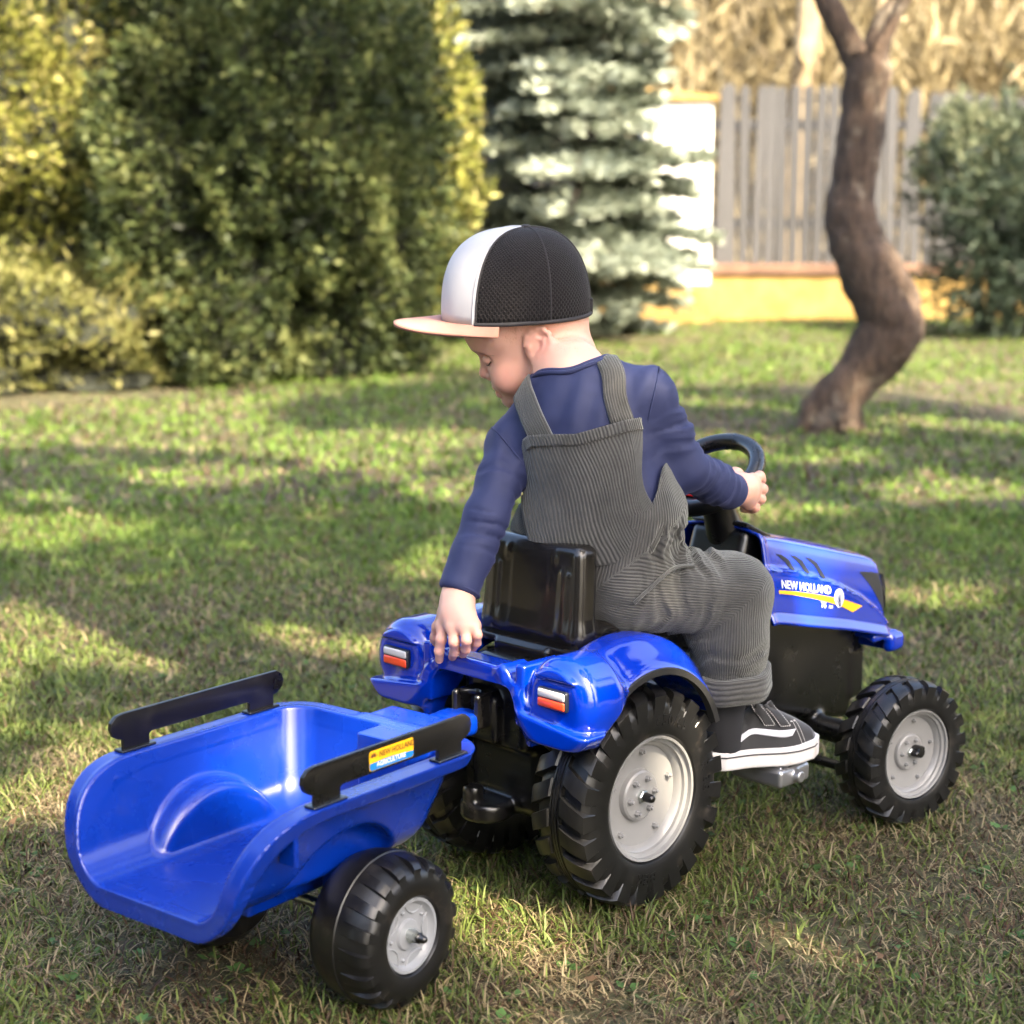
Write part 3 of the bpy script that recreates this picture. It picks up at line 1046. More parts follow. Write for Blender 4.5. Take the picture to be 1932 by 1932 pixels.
# ================================================================== wheels
def tyre_mesh(base, lug, nlug, slant, frac=0.66, split=0.0, phase0=0.0, stagger=0.5):
    """base/lug: lists of (radius, axial) across the tyre, outer bead to inner bead; lug = raised version"""
    base = np.asarray(base, float); lug = np.asarray(lug, float)
    ts = np.array([0.0, 0.035, 0.22, 0.44, frac - 0.035, frac, frac + 0.10, 0.90])
    up = np.array([0, 1, 1, 1, 1, 0, 0, 0.0])
    pitch = 2 * PI / nlug
    V = []
    hw = np.abs(base[:, 1]).max()
    for k in range(nlug):
        for t, u in zip(ts, up):
            for (rb, ab), (rl, al) in zip(base, lug):
                x = ab / hw
                off = slant * np.sign(x) * abs(x) ** 1.4 * np.sign(x) + (stagger if x < 0 else 0.0)
                th = (k + t + off + phase0) * pitch
                r = rb + (rl - rb) * u; a = ab + (al - ab) * u
                V.append((r * math.cos(th), -a, r * math.sin(th)))
    return np.array(V), grid_faces(nlug * len(ts), len(base), True, False)


def hexbolt(r, h, c, dome=True):
    V, F = [], []
    th = np.arange(6) * PI / 3
    for rr, a in ((r, 0), (r, h * 0.8), (r * 0.86, h)):
        V += [(c[0] + rr * math.cos(t), -(c[2] + a), c[1] + rr * math.sin(t)) for t in th]
    F = [(i * 6 + j, (i + 1) * 6 + j, (i + 1) * 6 + (j + 1) % 6, i * 6 + (j + 1) % 6) for i in range(2) for j in range(6)]
    F.append(tuple(range(12, 18)))
    n = len(V)
    if dome:
        for rr, a in ((r * 0.5, h), (r * 0.5, h * 1.35), (r * 0.3, h * 1.5)):
            V += [(c[0] + rr * math.cos(t), -(c[2] + a), c[1] + rr * math.sin(t)) for t in th]
        F += [(n + i * 6 + j, n + (i + 1) * 6 + j, n + (i + 1) * 6 + (j + 1) % 6, n + i * 6 + (j + 1) % 6) for i in range(2) for j in range(6)]
        F.append(tuple(range(n + 12, n + 18)))
    return np.array(V), F


def place(o, centre, side, yaw, spin=0.0):
    """wheel local -y is its outer face; side -1 right, +1 left"""
    o.location = centre
    o.rotation_euler = (0, spin, yaw + (0 if side < 0 else PI))


def big_wheel(parent, centre, R, hw, side, yaw, nlug, spin, text=True, name='tyre', rim_k=0.589):
    rb = R * rim_k
    s = R / 0.135
    base = [(rb * 0.97, hw - .020 * s), (rb, hw - .006 * s), (rb * 1.03, hw - .002 * s), (rb * 1.12, hw + .001 * s), (R * .80, hw), (R * .845, hw - .001 * s), (R * .875, hw - .002 * s), (R * .93, hw - .008 * s),
            (R * .950, hw * .62), (R * .960, hw * .34), (R * .962, hw * .22), (R * 1.0, hw * .19), (R * 1.003, hw * .13), (R * .99, hw * .125), (R * .99, hw * .095), (R * 1.005, hw * .09), (R * 1.005, hw * .01), (R * .99, hw * .005)]
    lug = [base[0], base[1], base[2], base[3], base[4], (R * .865, hw + .001 * s), (R * .965, hw + .001 * s), (R * .99, hw - .004 * s),
           (R * 1.012, hw * .62), (R * 1.022, hw * .34), (R * 1.018, hw * .24)] + base[11:]
    base = base + [(r, -a) for r, a in reversed(base)]
    lug = lug + [(r, -a) for r, a in reversed(lug)]
    V, F = tyre_mesh(base, lug, nlug, 0.62)
    t = mobj(name, V, F, M['tyre_black'], parent, angle=28)
    place(t, centre, side, yaw, spin)
    # rim
    a0 = hw - .006 * s
    prof = [(rb * .99, a0 - .02 * s), (rb * 1.0, a0), (rb * .985, a0 + .003 * s), (rb * .95, a0 + .002 * s), (rb * .94, a0 - .003 * s), (rb * .885, a0 - .005 * s), (rb * .875, a0 - .009 * s), (rb * .83, a0 - .012 * s), (rb * .80, a0 - .018 * s),
            (rb * .60, a0 - .0215 * s), (rb * .42, a0 - .023 * s), (rb * .40, a0 - .017 * s), (rb * .37, a0 - .015 * s), (0.002, a0 - .015 * s)]
    V, F = lathe(prof, 64)
    r = mobj('rim', V, F, M['silver_plastic'], t, angle=35)
    bolts = []
    for i in range(5):
        an = 2 * PI * i / 5 + 0.35
        bolts.append((rb * .70 * math.cos(an), rb * .70 * math.sin(an), a0 - .021 * s, .0042 * s))
    for i in range(6):
        an = 2 * PI * i / 6 + 0.2
        bolts.append((rb * .285 * math.cos(an), rb * .285 * math.sin(an), a0 - .016 * s, .0042 * s))
    for x, z, a, br in bolts:
        V, F = hexbolt(br, .006 * s, (x, z, a))
        mobj('bolt', V, F, M['silver_plastic'], t, angle=30)
    V, F = hexbolt(.0085 * s, .006 * s, (0, 0, a0 - .015 * s), False)
    mobj('axle_nut', V, F, M['zinc'], t, angle=30)
    V, F = lathe([(.0058 * s, a0 - .012 * s), (.0058 * s, a0), (.005 * s, a0 + .003 * s), (.003 * s, a0 + .0048 * s), (.0003, a0 + .005 * s)], 20)
    mobj('axle_cap', V, F, M['black_plastic'], t, angle=60)
    if text:
        for word, ang in (('650/65', 72), ('R 38', 5), ('BER', 262)):
            V, F = text_mesh(word, R * .145, .0007, 0.0003, 0, 1.15)
            th = math.radians(ang) - V[:, 0] / (R * .73)
            rr = R * .735 + V[:, 1]
            V = np.stack([rr * np.cos(th), -(hw + .0006 * s) - V[:, 2], rr * np.sin(th)], 1)
            tx = mobj('sidewall_lettering', V, F, M['tyre_black'], t, angle=30)
            tx.rotation_euler = (0, -spin, 0)
    return t


def trailer_wheel(parent, centre, side, yaw, spin=0.0):
    R, hw, rb = .0727, .046, .0418
    base = [(rb * .95, .030), (rb, .040), (rb * 1.05, .0435), (rb * 1.2, .0455), (R * .84, .0455), (R * .93, .0425), (R * .985, .0385), (R * 1.0, .036),
            (R * 1.03, .032), (R * 1.065, .026), (R * 1.10, .018), (R * 1.125, .010), (R * 1.133, .004), (R * 1.15, .003), (R * 1.15, .0)]
    lug = base[:6] + [(R * 1.00, .0425), (R * 1.060, .0395), (R * 1.105, .033), (R * 1.122, .025), (R * 1.125, .018)] + base[11:]
    inner = [(R * 1.148, -.001), (R * 1.14, -.012), (R * 1.10, -.026), (R * 1.02, -.038), (R * .9, -.0455), (rb * 1.1, -.044), (rb, -.036)]
    V, F = tyre_mesh(base + inner, lug + inner, 18, 0.25, 0.5, stagger=0.0)
    t = mobj('tyre', V, F, M['tyre_black'], parent, angle=30)
    place(t, centre, side, yaw, spin)
    a0 = .040
    prof = [(rb * .98, a0 - .01), (rb * 1.0, a0 - .001), (rb * .97, a0 + .0015), (rb * .90, a0 + .0012), (rb * .86, a0 - .003), (rb * .80, a0 - .0055), (rb * .42, a0 - .006), (rb * .38, a0 - .003), (rb * .3, a0 - .0025), (.001, a0 - .0025)]
    V, F = lathe(prof, 48)
    mobj('rim', V, F, M['grey_plastic'], t, angle=35)
    mb = MB()
    for i in range(5):                                    # curved pressed ribs between the five studs
        an = 2 * PI * i / 5 + 0.1
        cx, cz = rb * .98 * math.cos(an), rb * .98 * math.sin(an)
        arc = []
        for q in np.linspace(-1.0, 1.0, 9):
            b = an + PI + q
            arc.append((cx + rb * .42 * math.cos(b), -(a0 - .0052), cz + rb * .42 * math.sin(b)))
        arc = [p for p in arc if math.hypot(p[0], p[2]) < rb * .84]
        if len(arc) > 3:
            V, F = tube(arc, .0011, 6)
            mb.add(V, F)
    mb.build('pressed_rib', M['grey_plastic'], t)
    for i in range(5):
        an = 2 * PI * i / 5 + 0.1 + PI / 5
        c = np.array([rb * .66 * math.cos(an), -(a0 - .005), rb * .66 * math.sin(an)])
        V, F = lathe([(.0022, -.001), (.0022, .0012), (.0012, .0024), (.0002, .0026)], 10)
        mobj('stud', V + c, F, M['grey_plastic'], t)
    V, F = hexbolt(.0075, .0075, (0, 0, a0 - .0025), False)
    mobj('axle_nut', V, F, M['zinc'], t, angle=30)
    V, F = lathe([(.0055, a0 + .004), (.0062, a0 + .005), (.0062, a0 + .012), (.0045, a0 + .0135), (.0042, a0 + .018), (.0025, a0 + .0205), (.0003, a0 + .021)], 20)
    mobj('axle_cap', V, F, M['black_plastic'], t, angle=45)
    return t


# ================================================================== tractor
TR = thing('pedal_tractor', 'blue and black ride-on toy pedal tractor with silver wheels, child sitting on it', 'toy tractor')

# -- black chassis
def f_chassis(p):
    x, y, z = p[:, 0], p[:, 1], p[:, 2]
    d = s_box(p, (-.035, 0, .205), (.062, .066, .100), .018)
    d = smin(d, s_box(p, (-.095, 0, .245), (.022, .058, .048), .010), .012)
    d = smin(d, s_box(p, (.12, 0, .19), (.14, .05, .055), .02), .03)
    d = smin(d, s_box(p, (.43, 0, .205), (.17, .056, .075), .015, rot_axes((1, 0, -.2), (0, 0, 1))), .03)
    d = smin(d, s_box(p, (.55, 0, .19), (.055, .048, .075), .014), .01)
    d = smin(d, s_box(p, (.59, 0, .17), (.018, .06, .04), .008), .006)
    # dashboard housing behind the bonnet
    d = smin(d, s_box(p, (.350, 0, .355), (.045, .050, .055), .012, rot_axes((1, 0, -.35), (0, 0, 1))), .01)
    # lower rear boss with tow eye
    d = smin(d, s_cyl(p, (-.115, .012, .115), (0, 0, 1), .034, .012, .006), .012)
    d = smin(d, s_cyl(p, (-.135, .016, .135), (0, 0, 1), .013, .012, .003), .004)
    # hitch bracket
    d = smin(d, s_box(p, (-.112, .006, .236), (.02, .026, .03), .005), .004)
    d = smin(d, s_box(p, (-.135, .027, .25), (.022, .005, .022), .003), .003)
    d = smin(d, s_box(p, (-.135, -.01, .25), (.022, .005, .022), .003), .003)
    d = smin(d, s_box(p, (-.135, .009, .268), (.02, .022, .004), .002), .003)
    d = smax(d, -s_cyl(p, (-.15, .008, .247), (0, 0, 1), .016, .03, .002), .003)
    # rear gussets and panel grooves
    d = smax(d, -s_box(p, (-.12, .055, .235), (.012, .012, .05), .006), .004)
    d = smin(d, s_box(p, (-.1, .0, .292), (.02, .05, .006), .003), .006)
    # rear axle housing and front axle beam
    d = smin(d, s_cyl(p, (0, 0, .14), (0, 1, 0), .026, .10, .006), .02)
    d = smin(d, s_cyl(p, (.495, 0, .105), (0, 1, 0), .018, .165, .004), .015)
    d = smin(d, s_cyl(p, (.495, .165, .11), (0, 0, 1), .017, .035, .004), .006)
    d = smin(d, s_cyl(p, (.495, -.165, .11), (0, 0, 1), .017, .035, .004), .006)
    d = smin(d, s_cyl(p, (.495, 0, .105), (0, 1, 0), .009, .235, .002), .004)
    d = smin(d, s_cyl(p, (.44, 0, .075), (0, 1, 0), .007, .17, .002), .003)
    # crank boss
    d = smin(d, s_cyl(p, (.255, 0, .125), (0, 1, 0), .04, .045, .008), .02)
    return d
V, F = sdf_mesh(f_chassis, (-.19, -.25, .04), (.64, .25, .46), .0042)
mobj('chassis', V, F, M['black_plastic'], TR, angle=50)

# -- fenders with cross bar: one blue moulding
def f_fender(p):
    x, y, z = p[:, 0], p[:, 1], p[:, 2]
    q = np.stack([x, np.abs(y), z], 1)
    Y = q[:, 1]
    rw = np.sqrt(x * x + (z - .14) ** 2)
    rho = np.sqrt((x + .010) ** 2 + (z - .185) ** 2)
    ro = .1290 + .029 * ss(.180 - Y, 0.0, .052) - .010 * ss(.110 - Y, 0, .03)
    d = (rho - ro) * .92
    d = smax(d, Y - .1785, .012)
    d = smax(d, .084 - Y, .014)
    d = smax(d, .222 - z, .008)
    d = smax(d, -.15 - x, .01)
    # tail housing
    h = s_cyl(q, (-.112, .138, .287), (1, 0, 0), .0535, .037, .022)
    h = smax(h, (z - .345), .01)
    d = smin(d, h, .020)
    lip = s_cyl(q, (-.136, .138, .288), (1, 0, 0), .0655, .023, .012)
    lip = smax(lip, (z - .262) + (Y - .138) * .12, .004)
    d = smin(d, lip, .005)
    brow = s_cyl(q, (-.135, .138, .281), (1, 0, 0), .0475, .018, .004)
    brow = smax(brow, .314 - z, .004)
    d = smin(d, brow, .004)
    inner = s_box(q, (-.118, .082, .285), (.034, .008, .038), .004)
    d = smin(d, inner, .006)
    # hollow for the wheel
    d = smax(d, -(rho - .1175), .004)
    d = smax(d, -(rw - .147), .004)
    d = smax(d, -s_box(q, (-.07, .155, .18), (.10, .06, .055), .01), .004)
    # cross bar
    b = s_box(q, (-.132, .0, .305), (.020, .06, .0075), .004)
    b = smin(b, s_box(q, (-.148, .0, .303), (.005, .058, .011), .003), .003)
    R = rot_axes((0, .72, -.69), (1, 0, 0))
    b = smin(b, s_box(q, (-.132, .071, .291), (.034, .0075, .021), .004, R), .008)
    R2 = rot_axes((0, .40, -.92), (1, 0, 0))
    b = smin(b, s_box(q, (-.13, .088, .262), (.028, .0075, .023), .004, R2), .008)
    return smin(d, b, .006)
V, F = sdf_mesh(f_fender, (-.175, -.215, .19), (.15, .215, .37), .0022)
fend = mobj('fender', V, F, M['blue_gloss'], TR, angle=60)
for sgn in (-1, 1):
    mb = MB()
    th = np.radians(np.linspace(17, 146, 48))
    prof = [(.1160, .168), (.1160, .1785), (.1238, .1792), (.1250, .1760), (.120, .168)]
    V = np.array([(-.010 + r * math.cos(t), sgn * a, .185 + r * math.sin(t)) for t in th for r, a in prof])
    Fq = grid_faces(len(th), len(prof), False, True)
    Fq += [tuple(range(5)), tuple(reversed(range(len(V) - 5, len(V))))]
    mb.add(V, Fq)
    mb.build('fender_trim', M['trim_black'], fend, angle=40)
    # tail lamp: white over red in a dark frame
    def lamp_plate(y0, y1, z0, z1, x, dx, bev):
        return bbox_mesh((dx, y1 - y0, z1 - z0), bev, 3, (x, sgn * (y0 + y1) / 2, (z0 + z1) / 2))
    V, F = lamp_plate(.1150, .1620, .2805, .3050, -.1520, .008, .0030)
    fr = mobj('lamp_frame', V, F, M['dark_vent'], fend, angle=40)
    V, F = lamp_plate(.1165, .1605, .2934, .3037, -.1535, .008, .0028)
    mobj('lamp_white', V, F, M['lamp_white'], fend, angle=60)
    V, F = lamp_plate(.1165, .1605, .2818, .2932, -.1535, .008, .0028)
    mobj('lamp_red', V, F, M['lamp_red'], fend, angle=60)

# -- seat
def f_seat(p):
    x, y, z = p[:, 0], p[:, 1], p[:, 2]
    t = np.clip((z - .32) / .13, 0, 1.2)
    q = np.stack([x - .012 * t + 0, y / (1 - .07 * t ** 2), z], 1)
    d = s_box(q, (-.040, 0, .386), (.019, .088, .064), .014)
    Y = np.abs(y)
    q2 = np.stack([x - .012 * t, Y, z], 1)
    rib = s_box(q2, (-.048, .060, .378), (.014, .0125, .046), .0115)
    d = smin(d, rib, .004)
    panel = s_box(q2, (-.05, 0, .386), (.0085, .036, .053), .008)
    d = smin(d, panel, .004)
    knob = s_ell(q2, (-.052, .040, .431), (.008, .007, .012))
    d = smin(d, knob, .004)
    pan = s_box(p, (.05, 0, .333), (.10, .084, .016), .014)
    d = smin(d, pan, .02)
    d = smax(d, -s_ell(p, (.075, 0, .375), (.10, .07, .034)), .012)
    fl = s_box(p, (.03, 0, .3175), (.094, .092, .0055), .003)
    d = smin(d, fl, .003)
    d = smin(d, s_box(p, (.0, 0, .298), (.07, .048, .022), .006), .004)
    return d
V, F = sdf_mesh(f_seat, (-.09, -.11, .27), (.17, .11, .47), .0024)
mobj('seat', V, F, M['seat_plastic'], TR, angle=55)

# -- bonnet
HB = [(.335, .2915), (.3527, .289), (.4347, .2703), (.5181, .2518), (.5908, .2330), (.66, .2140)]
HT = [(.315, .424), (.3555, .409), (.4291, .391), (.5119, .370), (.599, .348), (.66, .326)]
HA = [(.30, .375), (.3494, .3653), (.3883, .3571), (.431, .3453), (.475, .33), (.5145, .3148), (.5611, .2926), (.6035, .2655), (.6317, .242), (.66, .21)]
fz = lambda T, x: np.interp(x, [a for a, b in T], [b for a, b in T])


def hood_outline(u, z_rel):
    """plan outline: right rear -> nose -> left rear ; returns x,y for half-width 1"""
    pass


def hood_mesh():
    X0, X1, HW, RC = .328, .648, .083, .034
    # plan path
    path = []
    for x in np.linspace(X0, X1 - RC, 46):
        path.append((x, -HW, 0, -1))
    for a in np.linspace(0, PI / 2, 12)[1:]:
        path.append((X1 - RC + RC * math.sin(a), -HW + RC - RC * math.cos(a), math.sin(a), -math.cos(a)))
    for y in np.linspace(-HW + RC, 0, 8)[1:]:
        path.append((X1, y, 1, 0))
    m = path[:-1]
    path = path + [(x, -y, nx, -ny) for x, y, nx, ny in reversed(m)]
    path = np.array(path)
    n = len(path)
    rings = []
    NS = 34
    for j in range(NS):
        v = j / (NS - 1)
        ring = []
        for x, y, nx, ny in path:
            zb, zt = fz(HB, x), fz(HT, x) - .016
            z = zb + (zt - zb) * v
            za = fz(HA, x)
            o = .0045 * (1 - ss(np.array([z]), za - .0015, za + .0015)[0])              # lower panel stands proud of the upper one
            o += .0065 * (1 - ss(np.array([z]), zb + .004, zb + .012)[0])                # bottom flange
            o += .0030 * math.exp(-((z - za) / .0022) ** 2) + .0028 * math.exp(-((z - zb - .011) / .0022) ** 2)
            o += .0045 * math.exp(-((x - .331) / .005) ** 2)
            o -= .012 * v * v
            lean = -.010 * v if nx > .5 else 0
            ring.append((x + nx * o + lean * nx, y + ny * o, z))
        rings.append(ring)
    for d_, dz in ((.0015, .006), (.005, .011), (.010, .0145), (.016, .016)):
        ring = []
        for (x, y, nx, ny), (px, py, pz) in zip(path, rings[NS - 1]):
            ring.append((px - nx * d_, py - ny * d_, fz(HT, x) - .016 + dz))
        rings.append(ring)
    last = np.array(rings[-1])
    for s in (.85, .65, .4, .15, .0):
        q = last.copy()
        q[:, 1] *= s
        q[:, 2] += (1 - s * s) * .006
        # a shallow raised spine down the middle of the bonnet
        rings.append([tuple(v) for v in q])
    V = np.array(rings).reshape(-1, 3)
    F = [tuple(reversed(f)) for f in grid_faces(len(rings), n)]
    return V, F


V, F = hood_mesh()
hood = mobj('bonnet', V, F, M['blue_gloss'], TR, angle=35)
md = hood.modifiers.new('shell', 'SOLIDIFY'); md.thickness = .004; md.offset = -1
hood_bvh = bvh_of(V, F)


def drape(poly_or_mesh, lift, bv, cuts=3, is_mesh=False, y0=-.4):
    if is_mesh:
        V, F = poly_or_mesh
    else:
        bm = bmesh.new()
        bm.faces.new([bm.verts.new((a, 0, b)) for a, b in poly_or_mesh])
        bmesh.ops.triangulate(bm, faces=bm.faces[:])
        bmesh.ops.subdivide_edges(bm, edges=bm.edges[:], cuts=cuts, use_grid_fill=True)
        V, F = bm_out(bm)
    out = []
    for v in V:
        h = bv.ray_cast(Vector((v[0], y0, v[2])), Vector((0, 1, 0)))
        yy = h[0].y if h[0] is not None else -.07
        out.append((v[0], yy - lift, v[2]))
    V = np.array(out)
    # orient outward (-y)
    f = F[len(F) // 2]
    n = np.cross(V[f[1]] - V[f[0]], V[f[2]] - V[f[0]])
    if n[1] > 0:
        F = [list(reversed(q)) for q in F]
    return V, F


SWOOSH = [(0.3522, 0.3362), (0.3896, 0.3292), (0.4323, 0.3193), (0.4762, 0.3076), (0.5155, 0.2964), (0.5572, 0.2814), (0.5308, 0.2764), (0.5077, 0.2874), (0.4766, 0.299), (0.4326, 0.3125), (0.3899, 0.3237), (0.3524, 0.3318)]
VENTS = [[(0.3603, 0.3851), (0.3727, 0.3818), (0.3886, 0.3729), (0.4008, 0.3571), (0.3914, 0.3572), (0.3794, 0.371), (0.3677, 0.379)],
         [(0.3936, 0.3785), (0.4063, 0.3755), (0.4214, 0.3669), (0.4362, 0.3478), (0.4266, 0.3476), (0.4131, 0.364), (0.4022, 0.3722)],
         [(0.4298, 0.3703), (0.4416, 0.3676), (0.4572, 0.3586), (0.4747, 0.3346), (0.4649, 0.3348), (0.4498, 0.3555), (0.4386, 0.3639)]]
GRILLE = [(0.5643, 0.3300), (0.5995, 0.3240), (0.6326, 0.3160), (0.6405, 0.2956), (0.6427, 0.2297), (0.6334, 0.2434), (0.6149, 0.2721), (0.5924, 0.3029)]
V, F = drape(SWOOSH, .0006, hood_bvh); mobj('stripe', V, F, M['decal_yellow'], hood)
for v in VENTS:
    V, F = drape(v, .0006, hood_bvh, 2); mobj('vent', V, F, M['dark_vent'], hood)
V, F = drape(GRILLE, .0007, hood_bvh); mobj('grille', V, F, M['trim_black'], hood)


def decal_text(word, size, c, slope, mat, lift=.0011, bold=0.0, shear=0.0, sx=1.0, name='lettering'):
    V, F = text_mesh(word, size, 0, bold, shear)
    x = c[0] + V[:, 0] * sx * math.cos(slope) - V[:, 1] * math.sin(slope) * 0
    z = c[1] + V[:, 0] * sx * math.sin(slope) + V[:, 1]
    V = np.stack([x, 0 * x, z], 1)
    V, F = drape((V, F), lift, hood_bvh, is_mesh=True)
    return mobj(name, V, F, mat, hood, smooth=False)
decal_text('NEW HOLLAND', .0165, (.4185, .3300), -.225, M['decal_white'], bold=.0002, sx=1.02)
decal_text('T6', .0125, (.4565, .2990), -.25, M['decal_white'], shear=.25, bold=.0002)
decal_text('.180', .0072, (.4735, .2935), -.25, M['decal_white'], shear=.25)
# round emblem: pale leaf shape with dark veins
el = [(.4970 + .0125 * math.cos(t) * (1 - .25 * max(0, -math.sin(t))), .3025 + .0138 * math.sin(t)) for t in np.linspace(0, 2 * PI, 20, endpoint=False)]
V, F = drape(el, .0013, hood_bvh, 1); mobj('emblem', V, F, M['decal_white'], hood)
mb = MB()
for a, b in (((-.001, -.012), (-.0095, .004)), ((.001, -.012), (.0085, .002)), ((-.001, -.006), (-.005, .010)), ((.001, -.006), (.0045, .009)), ((0, -.012), (0, .010))):
    dx, dz = b[0] - a[0], b[1] - a[1]
    L = math.hypot(dx, dz); nx, nz = -dz / L * .0009, dx / L * .0009
    q = [(.497 + a[0] - nx, .3025 + a[1] - nz), (.497 + b[0] - nx, .3025 + b[1] - nz), (.497 + b[0] + nx, .3025 + b[1] + nz), (.497 + a[0] + nx, .3025 + a[1] + nz)]
    V, F = drape(q, .0018, hood_bvh, 1); mb.add(V, F)
mb.build('emblem_vein', M['decal_navy'], hood)
# pale highlight moulding along the lower edge of the bonnet is part of the shell; nose bumper corner
def f_bump(p):
    d = s_box(p, (.640, 0, .214), (.020, .098, .015), .010)
    d = smin(d, s_box(p, (.615, 0, .226), (.03, .09, .006), .004), .008)
    return smax(d, -s_box(p, (.60, 0, .20), (.035, .082, .025), .008), .004)
V, F = sdf_mesh(f_bump, (.56, -.11, .19), (.68, .11, .25), .0024)
mobj('nose_bumper', V, F, M['blue_gloss'], hood, angle=50)

# -- dashboard screen, steering column and wheel
Rd = Matrix.Rotation(math.radians(24), 3, 'Y')
V, F = bbox_mesh((.060, .098, .006), .002, 2, (.352, 0, .4150), Rd)
mobj('dashboard', V, F, M['black_plastic'], TR, angle=40)
k = NT('dash_screen'); k.set(Base__Color=(.03, .045, .09, 1), Roughness=.12); M['dash'] = k.m
V, F = bbox_mesh((.046, .080, .003), .001, 1, (.353, 0, .4188), Rd)
mobj('dash_panel', V, F, M['dash'], TR, angle=40)
col = [(.345, 0, .40), (.330, 0, .43), (.318, 0, .455), (.308, 0, .475), (.302, 0, .488)]
V, F = tube(catmull(col, 14), np.interp(np.arange(14), [0, 4, 9, 13], [.030, .024, .021, .020]), 24)
scol = mobj('steering_column', V, F, M['black_plastic'], TR, angle=60)
SWC = np.array([.300, 0, .495]); ST = math.radians(35)
sa = np.array([math.cos(ST), 0, math.sin(ST)]); sb = np.array([0, 1.0, 0]); sn = np.cross(sa, sb)
if sn[2] < 0: sn = -sn
def ringpt(t, r=.070): return SWC + r * (math.cos(t) * sa + math.sin(t) * sb)
nr, nt_ = 64, 14
V = []
for i in range(nr):
    t = 2 * PI * i / nr
    rd = math.cos(t) * sa + math.sin(t) * sb
    rt = .0118 + (.0006 if i % 16 == 0 else 0)
    for j in range(nt_):
        q = 2 * PI * j / nt_
        V.append(SWC + rd * (.070 + rt * math.cos(q)) + sn * rt * math.sin(q))
swheel = mobj('steering_wheel', np.array(V), grid_faces(nr, nt_, True, True), M['black_plastic'], TR, angle=180)
def f_spoke(p):
    q = p - SWC
    a, b, c = q @ sa, q @ sb, q @ sn
    L = np.stack([a, np.abs(b), c], 1)
    d = s_box(L, (-.008, .036, -.004), (.014, .036, .006), .004)
    d = smin(d, s_box(L, (-.036, .0, -.004), (.036, .016, .006), .004), .008)
    d = smin(d, s_cyl(L, (0, 0, -.004), (0, 0, 1), .027, .012, .006), .01)
    return d
V, F = sdf_mesh(f_spoke, SWC - .085, SWC + .085, .0026)
mobj('spoke', V, F, M['black_plastic'], swheel, angle=50)
V, F = bbox_mesh((.032, .030, .004), .0018, 2, (0, 0, 0))
Rm = np.stack([sa, sb, sn], 1)
mobj('horn_pad', V @ Rm.T + SWC - sa * .034 + sn * .0045, F, M['red_plastic'], swheel, angle=50)
# -- pedals
for sgn, ph in ((-1, -.05), (1, PI - .05)):
    cx, cz = .255 + .05 * math.cos(ph), .125 + .05 * math.sin(ph) * .4
    if sgn < 0: px, pz = .256, .117
    else: px, pz = .20, .16
    V, F = tube([(.255, sgn * .045, .125), (.255, sgn * .075, .125), ((.255 + px) / 2, sgn * .085, (.125 + pz) / 2), (px, sgn * .09, pz), (px, sgn * .20, pz)], .006, 10)
    cr = mobj('pedal_crank', V, F, M['zinc'], TR)
    def f_ped(p):
        d = s_box(p, (px, sgn * .150, pz), (.033, .042, .0125), .006)
        d = smin(d, s_cyl(p, (px, sgn * .196, pz), (0, 1, 0), .008, .006, .002), .003)
        for i in range(-2, 3):
            d = smin(d, s_box(p, (px + i * .012, sgn * .150, pz + .0125), (.002, .036, .003), .001), .002)
        return d
    V, F = sdf_mesh(f_ped, (px - .045, sgn * .150 - .06, pz - .03), (px + .045, sgn * .150 + .06, pz + .03), .0022)
    mobj('pedal', V, F, M['pedal'], cr, angle=50)

# -- wheels
big_wheel(TR, (0, -.166 + .042, .1398), .135, .042, -1, 0.0, 23, .1)
big_wheel(TR, (0, .166 - .042, .1398), .135, .042, 1, 0.0, 23, .35, text=False)
big_wheel(TR, (.4946 - .0335 * math.sin(.16), -.2367 + .0335, .1041), .1006, .0335, -1, -.16, 20, .2, text=False, rim_k=.635)
big_wheel(TR, (.4946 - .0335 * math.sin(.16), .2367 - .0335, .1041), .1006, .0335, 1, -.16, 20, .5, text=False, rim_k=.635)
# ================================================================== trailer
TL = thing('toy_trailer', 'blue plastic toy trailer with black side rails hitched behind the pedal tractor', 'toy trailer', (-0.153, 0.0248, 0), .12)

def tub_d(p, grow=0.0):
    s, t, z = p[:, 0], p[:, 1], p[:, 2]
    k = (z - .142) / .12
    w = .101 + .037 * k
    q = np.stack([s - .040 * k, t * (.12 / w), z], 1)
    # long box, open to the rear beyond the cut
    return s_box(q, (-.388, 0, .262), (.208 + grow, .12 + grow, .113 + grow), .034)


def tub_cut(p):
    s, t, z = p[:, 0], p[:, 1], p[:, 2]
    return smax(z - .263, -.494 - s, .10)


